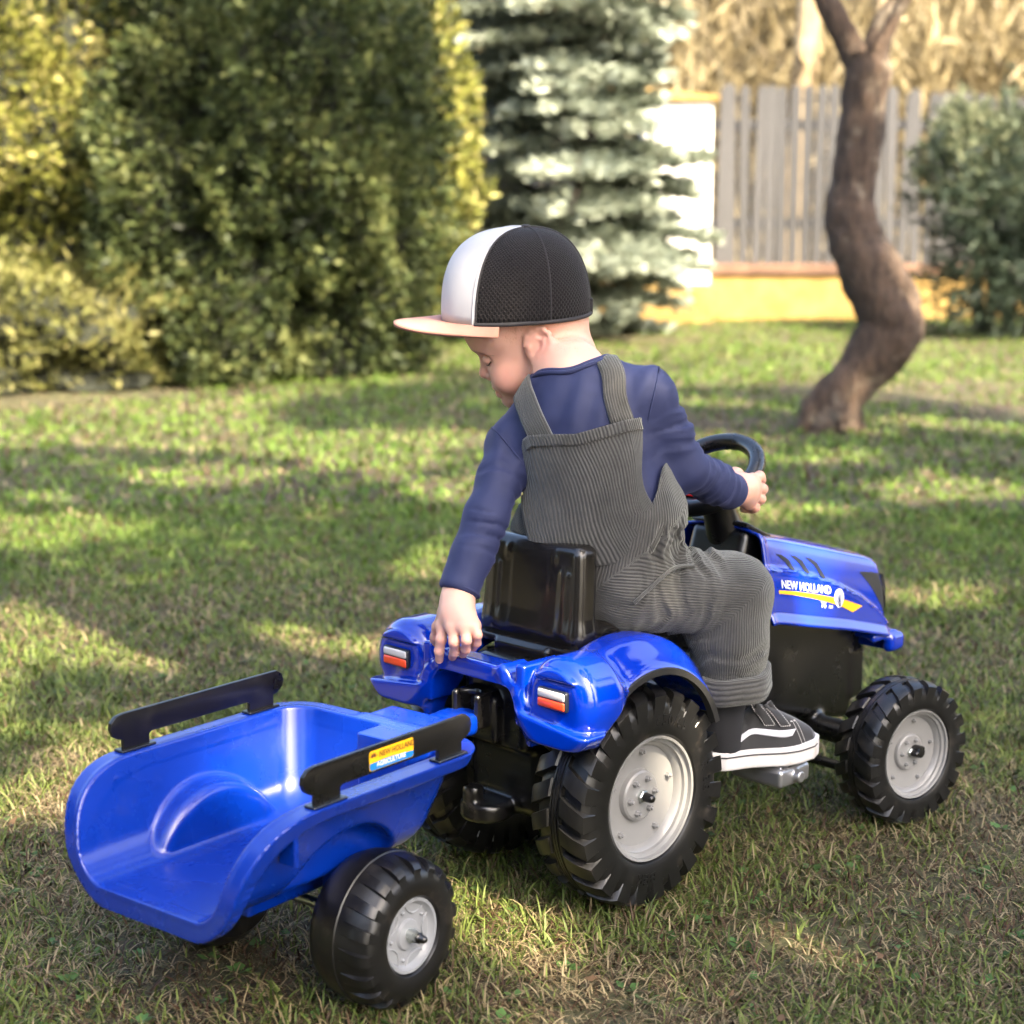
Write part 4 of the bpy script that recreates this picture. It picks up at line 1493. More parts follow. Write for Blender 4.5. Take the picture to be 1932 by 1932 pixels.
def f_tub(p):
    s, t, z = p[:, 0], p[:, 1], p[:, 2]
    T = np.abs(t)
    arch_q = np.stack([s + .315, z - .118], 1)
    ra = np.linalg.norm(arch_q, axis=1)
    arch_o = smax(ra - .093, .088 - T, .02)
    arch_i = smax(ra - .098, .083 - T, .016)
    O = smax(tub_d(p), -arch_o, .006)
    I = smax(tub_d(p, -.0042), -arch_i, .007)
    col = s_box(p, (-.165, -.045, .215), (.022, .04, .08), .006)
    I = smax(I, -col, .006)
    d = smax(O, -I, .0015)
    c = tub_cut(p)
    d = smax(d, c, .0015)
    band = smax(tub_d(p) - .0185, -(tub_d(p) + .004), .002)
    band = smax(band, c, .002)
    lipc = smax(band, -c - .0170, .002)
    under = smax(smax(tub_d(p) - .0155, -(tub_d(p) - .0022), .001), -c - .05, .001)
    under = smax(under, c + .0040, .001)
    lipc = smax(lipc, -under, .001)
    # hollow underside of the flange
    d = smin(d, lipc, .002)
    # front tongue and draw bar
    d = smin(d, s_box(p, (-.105, -.01, .252), (.035, .055, .010), .008), .006)
    d = smin(d, s_box(p, (-.060, -.012, .236), (.055, .028, .012), .008), .008)
    d = smin(d, s_cyl(p, (-.012, -.012, .236), (0, 0, 1), .024, .012, .004), .006)
    # keel under the floor, axle blocks and the small side tabs
    d = smin(d, s_box(p, (-.30, 0, .132), (.10, .05, .014), .006), .006)
    d = smin(d, s_box(np.stack([s, T, z], 1), (-.284, .085, .118), (.024, .02, .03), .006), .004)
    d = smin(d, s_box(np.stack([s, T, z], 1), (-.425, .139, .226), (.0028, .012, .018), .001), .002)
    # shallow step along the rear of the floor
    return d
V, F = sdf_mesh(f_tub, (-.53, -.175, .085), (.03, .175, .285), .0024)
mobj('tub', V, F, M['blue_tub'], TL, angle=50)

V, F = tube([(-.284, -.185, .096), (-.284, .185, .096)], .006, 12); mobj('axle', V, F, M['zinc'], TL)

RAIL = [(-.4040, .2655), (-.4040, .2625), (-.3570, .2625), (-.3570, .2655), (-.3620, .2655), (-.3620, .2755), (-.3585, .2775), (-.2130, .2775), (-.2095, .2755), (-.2095, .2655), (-.2140, .2655), (-.2140, .2625),
        (-.1660, .2625), (-.1660, .2655), (-.1710, .2655), (-.1710, .2775), (-.1640, .2795), (-.1560, .2850), (-.1535, .2935), (-.1565, .3015), (-.1640, .3065),
        (-.3990, .3065), (-.4080, .3045), (-.4145, .2985), (-.4160, .2910), (-.4125, .2830), (-.4060, .2785), (-.3985, .2765), (-.3985, .2655)]
for sgn in (-1, 1):
    V, F = extrude_poly(RAIL, .0060, .0012, 2)
    V = V + np.array([0, sgn * .1485, 0])
    rail = mobj('side_rail', V, F, M['black_plastic'], TL, angle=30)
    for s0 in (-.3805, -.190):                                        # foot plates
        V, F = bbox_mesh((.048, .016, .003), .001, 1, (s0, sgn * .1485, .2642)); mobj('rail_foot', V, F, M['black_plastic'], rail, angle=30)
    if sgn < 0:
        # sticker: yellow plate, blue wave along the foot, lettering
        yb = -.1520
        def rr(x0, x1, z0, z1, r, n=5):
            out = []
            for cx, cz, a0 in ((x1 - r, z1 - r, 0), (x0 + r, z1 - r, 90), (x0 + r, z0 + r, 180), (x1 - r, z0 + r, 270)):
                out += [(cx + r * math.cos(math.radians(a0 + q)), cz + r * math.sin(math.radians(a0 + q))) for q in np.linspace(0, 90, n)]
            return out
        def plate(poly, y, mat, name):
            bm = bmesh.new()
            f = bm.faces.new([bm.verts.new((a, y, b)) for a, b in poly])
            f.normal_update()
            if f.normal.y > 0: f.normal_flip()
            bmesh.ops.triangulate(bm, faces=bm.faces[:])
            V, F = bm_out(bm)
            return mobj(name, V, F, mat, rail, smooth=False)
        plate(rr(-.3200, -.2515, .2805, .3020, .003), yb, M['decal_yellow'], 'sticker')
        wv = [(x, .2885 + .0012 * math.sin((x + .32) * 60)) for x in np.linspace(-.2519, -.3196, 12)]
        plate([(-.3196, .2835), (-.317, .281), (-.254, .281), (-.2519, .2835)] + wv, yb - .0004, M['decal_blue'], 'sticker_wave')
        def tt(word, size, c, mat, sx=1.0, bold=.0002):
            V, F = text_mesh(word, size, 0, bold)
            V = np.stack([c[0] + V[:, 0] * sx, 0 * V[:, 0] + yb - .0008, c[1] + V[:, 1]], 1)
            mobj('sticker_lettering', V, F, mat, rail, smooth=False)
        tt('NEW HOLLAND', .0088, (-.2780, .2962), M['decal_brown'], 0.86, .0001)
        tt('AGRICULTURE', .0072, (-.2870, .2860), M['decal_white'], 0.95)
        for k_ in range(5):                                             # small leaf emblem
            a = math.radians(90 + (k_ - 2) * 32)
            c = np.array([-.3140 + .0035 * math.cos(a), .2955 - .001 + .0035 * math.sin(a)])
            e = [(c[0] + .0024 * math.cos(a) * math.cos(q) - .0009 * math.sin(a) * math.sin(q), c[1] + .0024 * math.sin(a) * math.cos(q) + .0009 * math.cos(a) * math.sin(q)) for q in np.linspace(0, 2 * PI, 10, endpoint=False)]
            plate(e, yb - .0008, M['decal_brown'], 'sticker_leaf')

trailer_wheel(TL, (-.284, -.180 + .0455, .0945), -1, .03, .1)
trailer_wheel(TL, (-.284, .180 - .0455, .0905), 1, .03, .5)
# ================================================================== the child
A_ = np.array
PE = thing('person', 'small child in navy shirt, grey corduroy dungarees and cap, sitting on the tractor reaching back', 'person', (.04, 0, .345), absolute=True)

TH = math.radians(35)
TF = A_([math.cos(TH), math.sin(TH), 0])
TLx = A_([-.549, .784, -.35]); TLx = TLx / np.linalg.norm(TLx)
TU = np.cross(TF, TLx)
TO = A_([.03, -.008, .60])
TR3 = np.stack([TF, TLx, TU], 1)
tw = lambda f, l, h: TO + TF * f + TLx * l + TU * h

# joints
R_SH, L_SH = A_([.076, -.082, .634]), A_([-.022, .064, .562])
R_EL, R_WR = A_([.124, -.106, .532]), A_([.238, -.090, .4875])
L_EL, L_WR = A_([-.086, .042, .478]), A_([-.139, .036, .390])
HIPC = A_([.050, .006, .395])
R_HIP, L_HIP = A_([.060, -.058, .385]), A_([.060, .062, .385])
R_KN, L_KN = A_([.188, -.134, .366]), A_([.218, .125, .375])
R_AN, L_AN = A_([.176, -.128, .195]), A_([.165, .135, .235])
NECK = A_([.034, .012, .655])

# head frame: hx towards the back of the head, hy up, hz out of the left ear
_h = math.radians(-5)
HX = RH * math.cos(_h) - FH * math.sin(_h)
HY = A_([0, 0, 1.0])
HZ = np.cross(HY, -HX)
_r = math.radians(6)                       # head tipped towards the left shoulder
HY, HZ = HY * math.cos(_r) + HZ * math.sin(_r), HZ * math.cos(_r) - HY * math.sin(_r)
H0 = A_([.03, .0896, .7495])
PXM = .0001456


def hp(cx, cy, lat=0.0):
    """head point: millimetre-scaled profile coordinates (right, down) and lateral offset in mm"""
    return H0 + HX * ((cx - 1225) * PXM / .998) - HY * ((cy - 700) * PXM) + HZ * lat * .001
HR = np.stack([HX, HY, HZ], 1)

# hands
LH = dict(index=[(-.164, .0385, .3530), (-.171, .0336, .3371), (-.170, .0384, .3215), (-.164, .0450, .3085)],
          middle=[(-.169, .0150, .3555), (-.174, .0070, .3395), (-.165, .0160, .3235), (-.154, .0320, .3125)],
          ring=[(-.165, -.0020, .3580), (-.170, -.0105, .3440), (-.161, .0005, .3290), (-.150, .0175, .3175)],
          pinky=[(-.157, -.0100, .3600), (-.160, -.0195, .3505), (-.153, -.0105, .3375), (-.144, .0050, .3265)],
          thumb=[(-.150, .0500, .3650), (-.148, .0650, .3440), (-.146, .0720, .3290), (-.143, .0780, .3190)])
RHN = dict(index=[(.282, -.089, .4990), (.305, -.083, .5000), (.322, -.072, .4930), (.326, -.060, .4870)],
           middle=[(.285, -.090, .4885), (.309, -.085, .4830), (.320, -.072, .4760), (.312, -.062, .4720)],
           ring=[(.283, -.089, .4775), (.306, -.085, .4700), (.316, -.073, .4640), (.307, -.063, .4615)],
           pinky=[(.277, -.086, .4675), (.297, -.083, .4590), (.305, -.073, .4550), (.297, -.064, .4545)],
           thumb=[(.258, -.078, .5000), (.274, -.066, .5060), (.290, -.058, .5030), (.302, -.056, .4960)])


def finger(p, pts, r0, r1, k=.004):
    n = len(pts)
    rr = np.linspace(r0, r1, n)
    return s_chain(p, [(A_(q), r) for q, r in zip(pts, rr)], k)


def f_lhand(p):
    wr = L_WR
    d = s_cone(p, wr + A_([.004, .004, .014]), wr, .0185, .0175)
    palm = s_chain(p, [(wr, .0165), (A_([-.155, .0255, .370]), .0175)], .01)
    for kx in ('index', 'middle', 'ring', 'pinky'):
        palm = smin(palm, s_cone(p, A_([-.148, .028, .378]), A_(LH[kx][0]), .014, .0090), .012)
    palm = smin(palm, s_cone(p, A_([-.146, .038, .380]), A_(LH['thumb'][0]), .013, .0090), .012)
    d = smin(d, palm, .012)
    f = None
    for kx, r0, r1 in (('index', .0072, .0056), ('middle', .0072, .0057), ('ring', .0068, .0054), ('pinky', .0060, .0048), ('thumb', .0080, .0060)):
        e = finger(p, LH[kx], r0, r1)
        e = e + .0004 * np.minimum(1, np.abs(np.linalg.norm(p - A_(LH[kx][1]), axis=1) / .006))
        f = e if f is None else smin(f, e, .0005)
    return smin(d, f, .0045)


def f_rhand(p):
    d = s_cone(p, R_WR, A_([.262, -.088, .490]), .0175, .0165)
    for kx in ('index', 'middle', 'ring', 'pinky'):
        d = smin(d, s_cone(p, A_([.258, -.087, .489]), A_(RHN[kx][0]), .0155, .0092), .012)
    f = None
    for kx, r0, r1 in (('index', .0078, .0066), ('middle', .0078, .0064), ('ring', .0074, .0060), ('pinky', .0066, .0054), ('thumb', .0088, .0066)):
        e = finger(p, RHN[kx], r0, r1)
        f = e if f is None else smin(f, e, .0012)
    return smin(d, f, .004)


def f_head(p):
    S = lambda cx, cy, lat, r: s_sphere(p, hp(cx, cy, lat), r * .001)
    E = lambda cx, cy, lat, rx, ry, rz: s_ell(p, hp(cx, cy, lat), A_([rx, ry, rz]) * .001, HR)
    d = E(1185, 745, 0, 80, 70, 65)
    d = smin(d, E(1420, 900, 0, 47, 50, 53), .03)                         # back of the skull
    d = smin(d, E(975, 1000, 0, 44, 42, 54), .020)                        # forehead
    d = smin(d, E(1215, 1190, 0, 44, 46, 49), .018)                       # middle of the face
    d = smin(d, E(1120, 1210, 0, 38, 40, 42), .014)
    for s in (-1, 1):
        d = smin(d, E(1082, 1392, s * 24, 25, 27, 23), .012)              # full cheeks
        d = smin(d, E(895, 1150, s * 18, 19, 11, 17), .012)               # brow
        d = smin(d, s_cone(p, hp(1380, 1290, s * 37), hp(1150, 1600, s * 13), .017, .014), .012)  # jaw
    d = smin(d, E(1200, 1440, 0, 34, 30, 34), .014)
    d = smin(d, S(1118, 1640, 0, 14), .010)                               # chin
    d = smin(d, E(1040, 1508, 0, 15, 11, 19), .008)                       # muzzle
    for s in (-1, 1):                                                     # eye sockets, lowered lids
        d = smax(d, -E(840, 1262, s * 21, 12, 11, 14), .008)
        d = smin(d, E(912, 1265, s * 19, 10.5, 8.0, 11), .003)
    d = smin(d, s_chain(p, [(hp(880, 1225, 0), .0055), (hp(878, 1315, 0), .0056), (hp(872, 1412, 0), .0074)], .004), .007)   # nose
    for s in (-1, 1):
        d = smin(d, S(915, 1437, s * 7.0, 5.2), .003)
    d = smin(d, s_cone(p, hp(972, 1548, 8), hp(972, 1548, -8), .0046, .0046), .003)
    d = smin(d, s_cone(p, hp(1003, 1596, 7), hp(1003, 1596, -7), .0048, .0048), .003)
    d = smax(d, -s_cone(p, hp(950, 1573, 12), hp(950, 1573, -12), .0028, .0028), .002)
    # ears: a tilted shell standing off the skull, with rim and bowl
    for s in (1, -1):
        c = hp(1295, 1082, s * 65)
        Re = rot_axes(HX * .90 + HZ * s * .42 - HY * .10, HY * .97 + HX * .22)
        ear = s_ell(p, c, A_([.0180, .0045, .0220]), Re)
        pts = []
        for a in np.radians(np.linspace(-62, 190, 10)):
            pts.append((c + Re[:, 0] * (.0172 * math.cos(a) + .0005) + Re[:, 2] * .0215 * math.sin(a) + HZ * s * .0012, .0032))
        rim = s_chain(p, pts, .003)
        ear = smin(ear, rim, .002)
        bowl = s_ell(p, c + HZ * s * .0070 - HX * .0035 - HY * .0030, A_([.0105, .0085, .0125]), Re)
        ear = smax(ear, -bowl, .003)
        scapha = s_ell(p, c + HZ * s * .0075 + HX * .003 + HY * .0115, A_([.0085, .0062, .0045]), Re)
        ear = smax(ear, -scapha, .002)
        anti = s_chain(p, [(c + Re[:, 0] * .008 + Re[:, 2] * .009 + HZ * s * .001, .0022), (c + Re[:, 0] * .0085 - Re[:, 2] * .003 + HZ * s * .0012, .0024), (c + Re[:, 0] * .003 - Re[:, 2] * .012 + HZ * s * .0015, .0026)], .002)
        ear = smin(ear, anti, .0025)
        ear = smin(ear, s_sphere(p, hp(1315, 1222, s * 63), .0066), .006)
        ear = smin(ear, s_ell(p, hp(1222, 1110, s * 64), A_([.003, .0045, .003]), HR), .003)
        base = s_ell(p, hp(1280, 1095, s * 58), A_([.011, .017, .009]), HR)
        d = smin(d, smin(ear, base, .004), .004)
    return d


def f_neck(p):
    d = s_chain(p, [(hp(1440, 1000, 0), .046), (hp(1560, 1280, 0), .0405), (NECK + A_([0, 0, -.005]), .045)], .02)
    return d


HBOX = np.stack([hp(x, y, l) for x in (560, 1830) for y in (190, 1780) for l in (-82, 82)])
bx_head = boxed(f_head, HBOX.min(0), HBOX.max(0), .03)
bx_lh = boxed(f_lhand, (-.185, -.03, .29), (-.115, .09, .42), .02)
bx_rh = boxed(f_rhand, (.215, -.12, .43), (.345, -.04, .53), .02)


def f_torso(p):
    b = s_ell(p, tw(0, 0, -.03), (.052, .072, .085), TR3)
    b = smin(b, s_ell(p, HIPC + A_([-.005, 0, .04]), (.058, .075, .09)), .03)
    for hip, kn, an in ((R_HIP, R_KN, R_AN), (L_HIP, L_KN, L_AN)):
        b = smin(b, s_chain(p, [(hip, .046), (kn, .033), (an, .024)], .01), .02)
    return b


def f_body(p):
    d = smin(bx_head(p), f_neck(p), .016)
    b = f_torso(p)
    b = smin(b, s_chain(p, [(NECK + A_([0, 0, -.02]), .04), (R_SH + A_([-.004, .008, -.012]), .020), (R_EL, .016), (R_WR, .0165)], .01), .02)
    b = smin(b, s_chain(p, [(NECK + A_([0, 0, -.02]), .04), (L_SH + A_([.004, -.006, -.012]), .020), (L_EL, .016), (L_WR, .0165)], .01), .02)
    d = smin(d, b, .014)
    d = smin(d, bx_lh(p), .006)
    d = smin(d, bx_rh(p), .006)
    return d


def vnormals(V, F):
    F = np.asarray(F)
    n = np.cross(V[F[:, 2]] - V[F[:, 0]], V[F[:, 3]] - V[F[:, 1]])
    N = np.zeros_like(V)
    for i in range(4):
        np.add.at(N, F[:, i], n)
    return N / (np.linalg.norm(N, axis=1)[:, None] + 1e-12)


# -- skin
k = NT('skin')
nz = k.noise(28, 4, 0.6)
nf = k.noise(420, 3, 0.6)
att = k.n('ShaderNodeAttribute', _attribute_name='blush')
c = k.mix(nz, (.56, .310, .225, 1), (.64, .375, .285, 1))
c = k.mix(att.outputs['Fac'], c, (.50, .16, .12, 1))
k.set(Base__Color=c, Roughness=.46, Subsurface__Weight=.25, Subsurface__Radius=(.012, .004, .002), Subsurface__Scale=.6, Normal=k.bump(nf, .10, .0006))
k.b.inputs['Specular IOR Level'].default_value = .35
M['skin'] = k.m
V, F = sdf_mesh(f_body, (-.20, -.175, .17), (.36, .20, .85), .0018, 1)
# knuckle creases, blush on cheeks, fingers, ears
body = mobj('body', V, F, M['skin'], PE, angle=180)
bl = np.zeros(len(V))
for pt, r, a in [(hp(1010, 1400, 46), .026, .35), (hp(985, 1575, 4), .0075, 1.0), (hp(850, 1435, 0), .012, .35), (hp(1300, 1080, 72), .020, .40)] + \
        [(A_(LH[f][i]), .011, .35) for f in LH for i in (1, 2, 3)] + [(A_(RHN[f][i]), .012, .35) for f in RHN for i in (0, 1, 2)]:
    bl = np.maximum(bl, a * np.exp(-(np.linalg.norm(V - pt, axis=1) / r) ** 2))
at_ = body.data.attributes.new('blush', 'FLOAT', 'POINT'); at_.data.foreach_set('value', bl.astype(np.float32))
# eyelashes, brow, nails
M['lash'] = flat('lash', (.05, .028, .018), .6)
M['brow'] = flat('brow', (.42, .24, .15), .7)
M['nail'] = flat('nail', (.72, .42, .36), .3)
for s in (1,):
    arc = [hp(905 + 16 * math.sin(q * 1.3) - abs(q) * 3, 1272 + 5 * math.cos(q * 2), s * 21 + q * 9) for q in np.linspace(-1, 1, 9)]
    bv = bvh_of(V, F)
    arc = [np.array(bv.find_nearest(Vector(a))[0]) for a in arc]
    Vt, Ft = tube(arc, .0011, 6); mobj('eyelash', Vt, Ft, M['lash'], PE)
    mb = MB()
    for i in range(26):
        t = i / 25
        a = hp(800 + 130 * t, 1205 - 38 * math.sin(t * PI) - 8 * t, 14 + 24 * t)
        b = a + (HX * .0028 + HY * (.0012 - .001 * t) + HZ * .0016)
        a = np.array(bv.find_nearest(Vector(a))[0]); b = np.array(bv.find_nearest(Vector(b))[0])
        if np.linalg.norm(b - a) > 1e-4:
            Vt, Ft = tube([a, (a + b) / 2, b], [.0003, .0003, .0001], 4); mb.add(Vt, Ft)
    o = mb.build('eyebrow', M['brow'], PE); o['kind'] = 'stuff'
# short fair hair at the nape and temple
hd = (V - H0) @ HR
cx_, cy_ = 1225 + hd[:, 0] * .998 / PXM, 700 - hd[:, 1] / PXM
reg = (cy_ > 860) & (cy_ < 1150 + .0 * cx_) & (((cx_ > 1430) & (cx_ < 1900) & (cy_ < 1110)) | ((cx_ > 1010) & (cx_ < 1175) & (cy_ < 1060)))
ids = np.where(reg)[0]
rgh = np.random.default_rng(2)
if len(ids):
    ids = rgh.choice(ids, 1500)
    Nn = V[ids] - (H0 - HY * .02); Nn /= np.linalg.norm(Nn, axis=1)[:, None]
    fl = -HY + HX * .25 + rgh.normal(size=(len(ids), 3)) * .35
    fl = fl - Nn * (fl * Nn).sum(1)[:, None]; fl /= np.linalg.norm(fl, axis=1)[:, None]
    b0 = V[ids] + rgh.normal(size=(len(ids), 3)) * .0008
    sdv = np.cross(fl, Nn) * .00016
    Ln = (.0025 + .0025 * rgh.random(len(ids)))[:, None]
    HVx = np.stack([b0 - sdv, b0 + sdv, b0 + fl * Ln + Nn * .0009], 1).reshape(-1, 3)
    M['hair'] = flat('hair', (.42, .235, .155), .6)
    o = mobj('hair', HVx, np.arange(len(HVx)).reshape(-1, 3), M['hair'], PE, smooth=False); o['kind'] = 'stuff'
# index finger nail
def nail(tip, prev, out, w=.0030, l=.0045):
    tip, prev, out = A_(tip), A_(prev), A_(out)
    ax = tip - prev; ax /= np.linalg.norm(ax)
    out = out - ax * (out @ ax); out /= np.linalg.norm(out)
    sd_ = np.cross(ax, out)
    pts = []
    for i in range(5):
        for j in range(5):
            a, b = (i - 2) / 2, (j - 2) / 2
            q = tip + ax * (b * l * .6 + .0012) + sd_ * a * w * (1 - .15 * b * b) + out * .02
            h = bv.ray_cast(Vector(q), Vector(-out))
            pts.append(np.array(h[0]) + out * (.0004) if h[0] is not None else np.array(bv.find_nearest(Vector(tip))[0]))
    mobj('fingernail', pts, grid_faces(5, 5), M['nail'], PE)
nail(LH['index'][3], LH['index'][2], (-.75, -.6, .1))

# -- shirt
def f_shirt(p):
    d = s_ell(p, tw(-.002, 0, -.030), (.066, .083, .095), TR3)
    d = smin(d, s_ell(p, tw(.0, .004, -.12), (.067, .086, .10), TR3), .03)
    d = smin(d, s_ell(p, HIPC + A_([-.002, 0, .06]), (.068, .087, .08)), .03)
    nb = NECK + A_([0, 0, -.022])
    d = smin(d, s_chain(p, [(nb, .046), (R_SH + A_([0, 0, -.004]), .030), ((R_SH * .45 + R_EL * .55), .0275), (R_EL, .0265), (R_EL * .45 + R_WR * .55, .0265), (R_WR, .0240)], .012), .03)
    nl = NECK + A_([-.006, .004, -.040])
    d = smin(d, s_chain(p, [(nl, .043), (L_SH + A_([0, 0, -.004]), .031), ((L_SH * .5 + L_EL * .5), .0275), (L_EL, .0262), (L_EL * .5 + L_WR * .5, .0255), (L_WR + A_([.002, 0, .008]), .0250)], .012), .03)
    d = smax(d, -s_chain(p, [(NECK + A_([.002, -.001, -.002]), .0475), (hp(1560, 1150), .05)], .01), .006)
    # open sleeve ends
    for wr, el in ((R_WR, R_EL), (L_WR, L_EL)):
        ax = (wr - el) / np.linalg.norm(wr - el)
        d = smax(d, np.where(np.linalg.norm(p - wr, axis=1) < .07, (p - wr) @ ax - .001, -1.0), .003)
        d = smax(d, -s_cone(p, wr - ax * .014, wr + ax * .02, .0195, .0215), .002)
    return d
V, F = sdf_mesh(f_shirt, (-.19, -.17, .34), (.29, .17, .72), .0031)
N = vnormals(V, F)


def limb_coords(V, a, b):
    d = b - a; L = np.linalg.norm(d); d = d / L
    t = (V - a) @ d
    r = np.linalg.norm(V - a - t[:, None] * d, axis=1)
    return t / L, r


def folds(V, a, b, lo, hi, count, amp, tilt, seed, rad):
    """slanting soft cloth folds round a limb between lo and hi (fractions of its length)"""
    d = b - a; L = np.linalg.norm(d); d = d / L
    q = V - a
    t = (q @ d) / L
    n1 = np.cross(d, [0, 0, 1.0]); n1 /= np.linalg.norm(n1); n2 = np.cross(d, n1)
    ang = np.arctan2(q @ n2, q @ n1)
    r = np.linalg.norm(q - (q @ d)[:, None] * d, axis=1)
    ph = (t - lo) / (hi - lo) * count * 2 * PI + tilt * np.cos(ang + seed) + 2.6 * vnoise(V, 24, seed) + 1.2 * vnoise(V, 50, seed + 2)
    w = ss(t, lo, lo + .12 * (hi - lo) + .02) * (1 - ss(t, hi - .15 * (hi - lo), hi)) * (1 - ss(r, rad, rad * 1.4))
    w = w * np.clip(.35 + .9 * vnoise(V, 17, seed + 5), 0, 1.2)
    cr = 1 - np.abs(np.sin(ph * .5))
    return amp * w * (np.sin(ph) * .55 - 1.15 * cr ** 5 + .35 * np.sin(2 * ph + .6))
dsp = .0012 * vnoise(V, 30, 1) + .0007 * vnoise(V, 70, 2)
dsp += folds(V, L_SH, L_EL, .35, 1.12, 4.2, .0030, 1.2, 3, .045)
dsp += folds(V, L_EL, L_WR, -.05, .55, 3.0, .0022, 1.6, 4, .04)
dsp += folds(V, L_EL, L_WR, .55, .95, 2.5, .0010, .8, 9, .04)
dsp += folds(V, R_SH, R_EL, .2, 1.1, 3.6, .0026, 1.6, 5, .045)
dsp += folds(V, R_EL, R_WR, -.05, .85, 4.0, .0020, 1.2, 6, .04)
# soft diagonal drapes between the straps
q = (V - TO) @ TR3
wv = np.exp(-((q[:, 2] - .015) / .05) ** 2) * (q[:, 0] < 0)
dsp += .0018 * wv * np.sin((q[:, 1] * .9 + q[:, 2] * .6) * 150 + 2 * vnoise(V, 18, 8))
V2 = V + N * dsp[:, None]
k = NT('navy_jersey')
n1 = k.noise(40, 4, .6); n2 = k.noise(900, 2, .6)
k.set(Base__Color=k.mix(n1, (.0055, .010, .046, 1), (.0085, .014, .062, 1)), Roughness=.75, Sheen__Weight=.14, Sheen__Roughness=.4, Sheen__Tint=(.40, .42, .9, 1),
      Normal=k.bump(n2, .22, .0008))
M['navy'] = k.m
shirt = mobj('shirt', V2, F, M['navy'], PE, angle=180)
shirt_bvh = bvh_of(V2, F)
# collar rib
ring = []
for a in np.linspace(0, 2 * PI, 60, endpoint=False):
    c0 = NECK + A_([.002, -.001, .004])
    dirn = TF * math.cos(a) + TLx * math.sin(a) - A_([0, 0, 1]) * .28 * math.cos(a)
    q = c0 + dirn * .050
    h = shirt_bvh.find_nearest(Vector(q))
    ring.append(np.array(h[0]) + np.array(h[1]) * .0006)
ring = np.array(ring)
for _ in range(4):
    ring = (np.roll(ring, 1, 0) + 2 * ring + np.roll(ring, -1, 0)) / 4
def closed_tube(P, r, n=10, flat_=1.0):
    P = np.asarray(P); T = np.roll(P, -1, 0) - np.roll(P, 1, 0); T /= np.linalg.norm(T, axis=1)[:, None]
    c = P.mean(0); out = P - c; out -= T * (out * T).sum(1)[:, None]; out /= np.linalg.norm(out, axis=1)[:, None]
    b = np.cross(T, out)
    th = np.linspace(0, 2 * PI, n, endpoint=False)
    Vt = (P[:, None] + r * (np.cos(th)[None, :, None] * out[:, None] * flat_ + np.sin(th)[None, :, None] * b[:, None])).reshape(-1, 3)
    return Vt, grid_faces(len(P), n, True, True)
Vt, Ft = closed_tube(ring, .0042, 10, 1.0)
mobj('collar', Vt, Ft, M['navy'], PE)
Vt, Ft = closed_tube(ring + (ring - NECK) * .10 - A_([0, 0, .002]), .0028, 8, 1.0)
mobj('collar_seam', Vt, Ft, M['navy'], PE)
# sleeve hems
for wr, el, r in ((R_WR, R_EL, .0240), (L_WR, L_EL, .0258)):
    ax = (wr - el) / np.linalg.norm(wr - el)
    R3 = rot_axes(ax, (0.3, .2, .9))
    pts = [wr - ax * .004 + (R3[:, 1] * math.cos(a) + R3[:, 2] * math.sin(a)) * (r - .0012) for a in np.linspace(0, 2 * PI, 36, endpoint=False)]
    Vt, Ft = closed_tube(pts, .0022, 8); mobj('sleeve_hem', Vt, Ft, M['navy'], PE)

for sh, el, r in ((R_SH, R_EL, .034), (L_SH, L_EL, .034)):
    ax = (el - sh) / np.linalg.norm(el - sh); ax = ax * .55 + np.sign((sh - TO) @ TLx) * TLx * .8; ax /= np.linalg.norm(ax)
    R3 = rot_axes(ax, (0, 0, 1.0)); pts = []
    for a in np.linspace(0, 2 * PI, 40, endpoint=False):
        q = sh + ax * .006 + (R3[:, 1] * math.cos(a) + R3[:, 2] * math.sin(a)) * .05
        h = shirt_bvh.ray_cast(Vector(q), Vector(sh + ax * .006 - q))
        pts.append(np.array(h[0]) + np.array(h[1]) * .0002 if h[0] is not None else sh + (q - sh) * .6)
    Vt, Ft = closed_tube(pts, .0012, 6); mobj('sleeve_seam', Vt, Ft, M['navy'], PE)

# -- corduroy
def corduroy(name, attr='wale', strength=.55):
    k = NT(name)
    at0 = k.n('ShaderNodeAttribute', _attribute_name=attr).outputs['Fac']
    wob = k.math('MULTIPLY_ADD', k.noise(60, 3), .5, 0)
    ph = k.math('MULTIPLY', k.math('ADD', at0, wob), 2 * PI)
    s_ = k.math('MULTIPLY_ADD', k.math('SINE', ph), .5, .5)
    ridge = k.math('POWER', s_, .7)
    fuzz = k.noise(500, 3, .6)
    broken = k.noise(170, 2, .5)
    h = k.math('ADD', k.math('MULTIPLY', ridge, k.math('MULTIPLY_ADD', broken, .5, .72)), k.math('MULTIPLY', fuzz, .18))
    big = k.ramp(k.noise(17, 5, .65), [(.32, (0, 0, 0)), (.68, (1, 1, 1))])
    lo = k.mix(big, (.013, .0125, .012, 1), (.021, .020, .019, 1))
    hi = k.mix(big, (.028, .027, .025, 1), (.078, .075, .069, 1))
    col = k.mix(k.math('MULTIPLY', ridge, k.math('MULTIPLY_ADD', fuzz, .8, .55), clamp=True), lo, hi)
    k.set(Base__Color=col, Roughness=.9, Sheen__Weight=.3, Sheen__Roughness=.5, Sheen__Tint=(.85, .88, .8, 1), Normal=k.bump(h, strength, .0022))
    return k.m
M['cord'] = corduroy('grey_corduroy')
WP = .0034     # wale pitch


def set_wale(o, w):
    a = o.data.attributes.new('wale', 'FLOAT', 'POINT')
    a.data.foreach_set('value', np.asarray(w, np.float32))


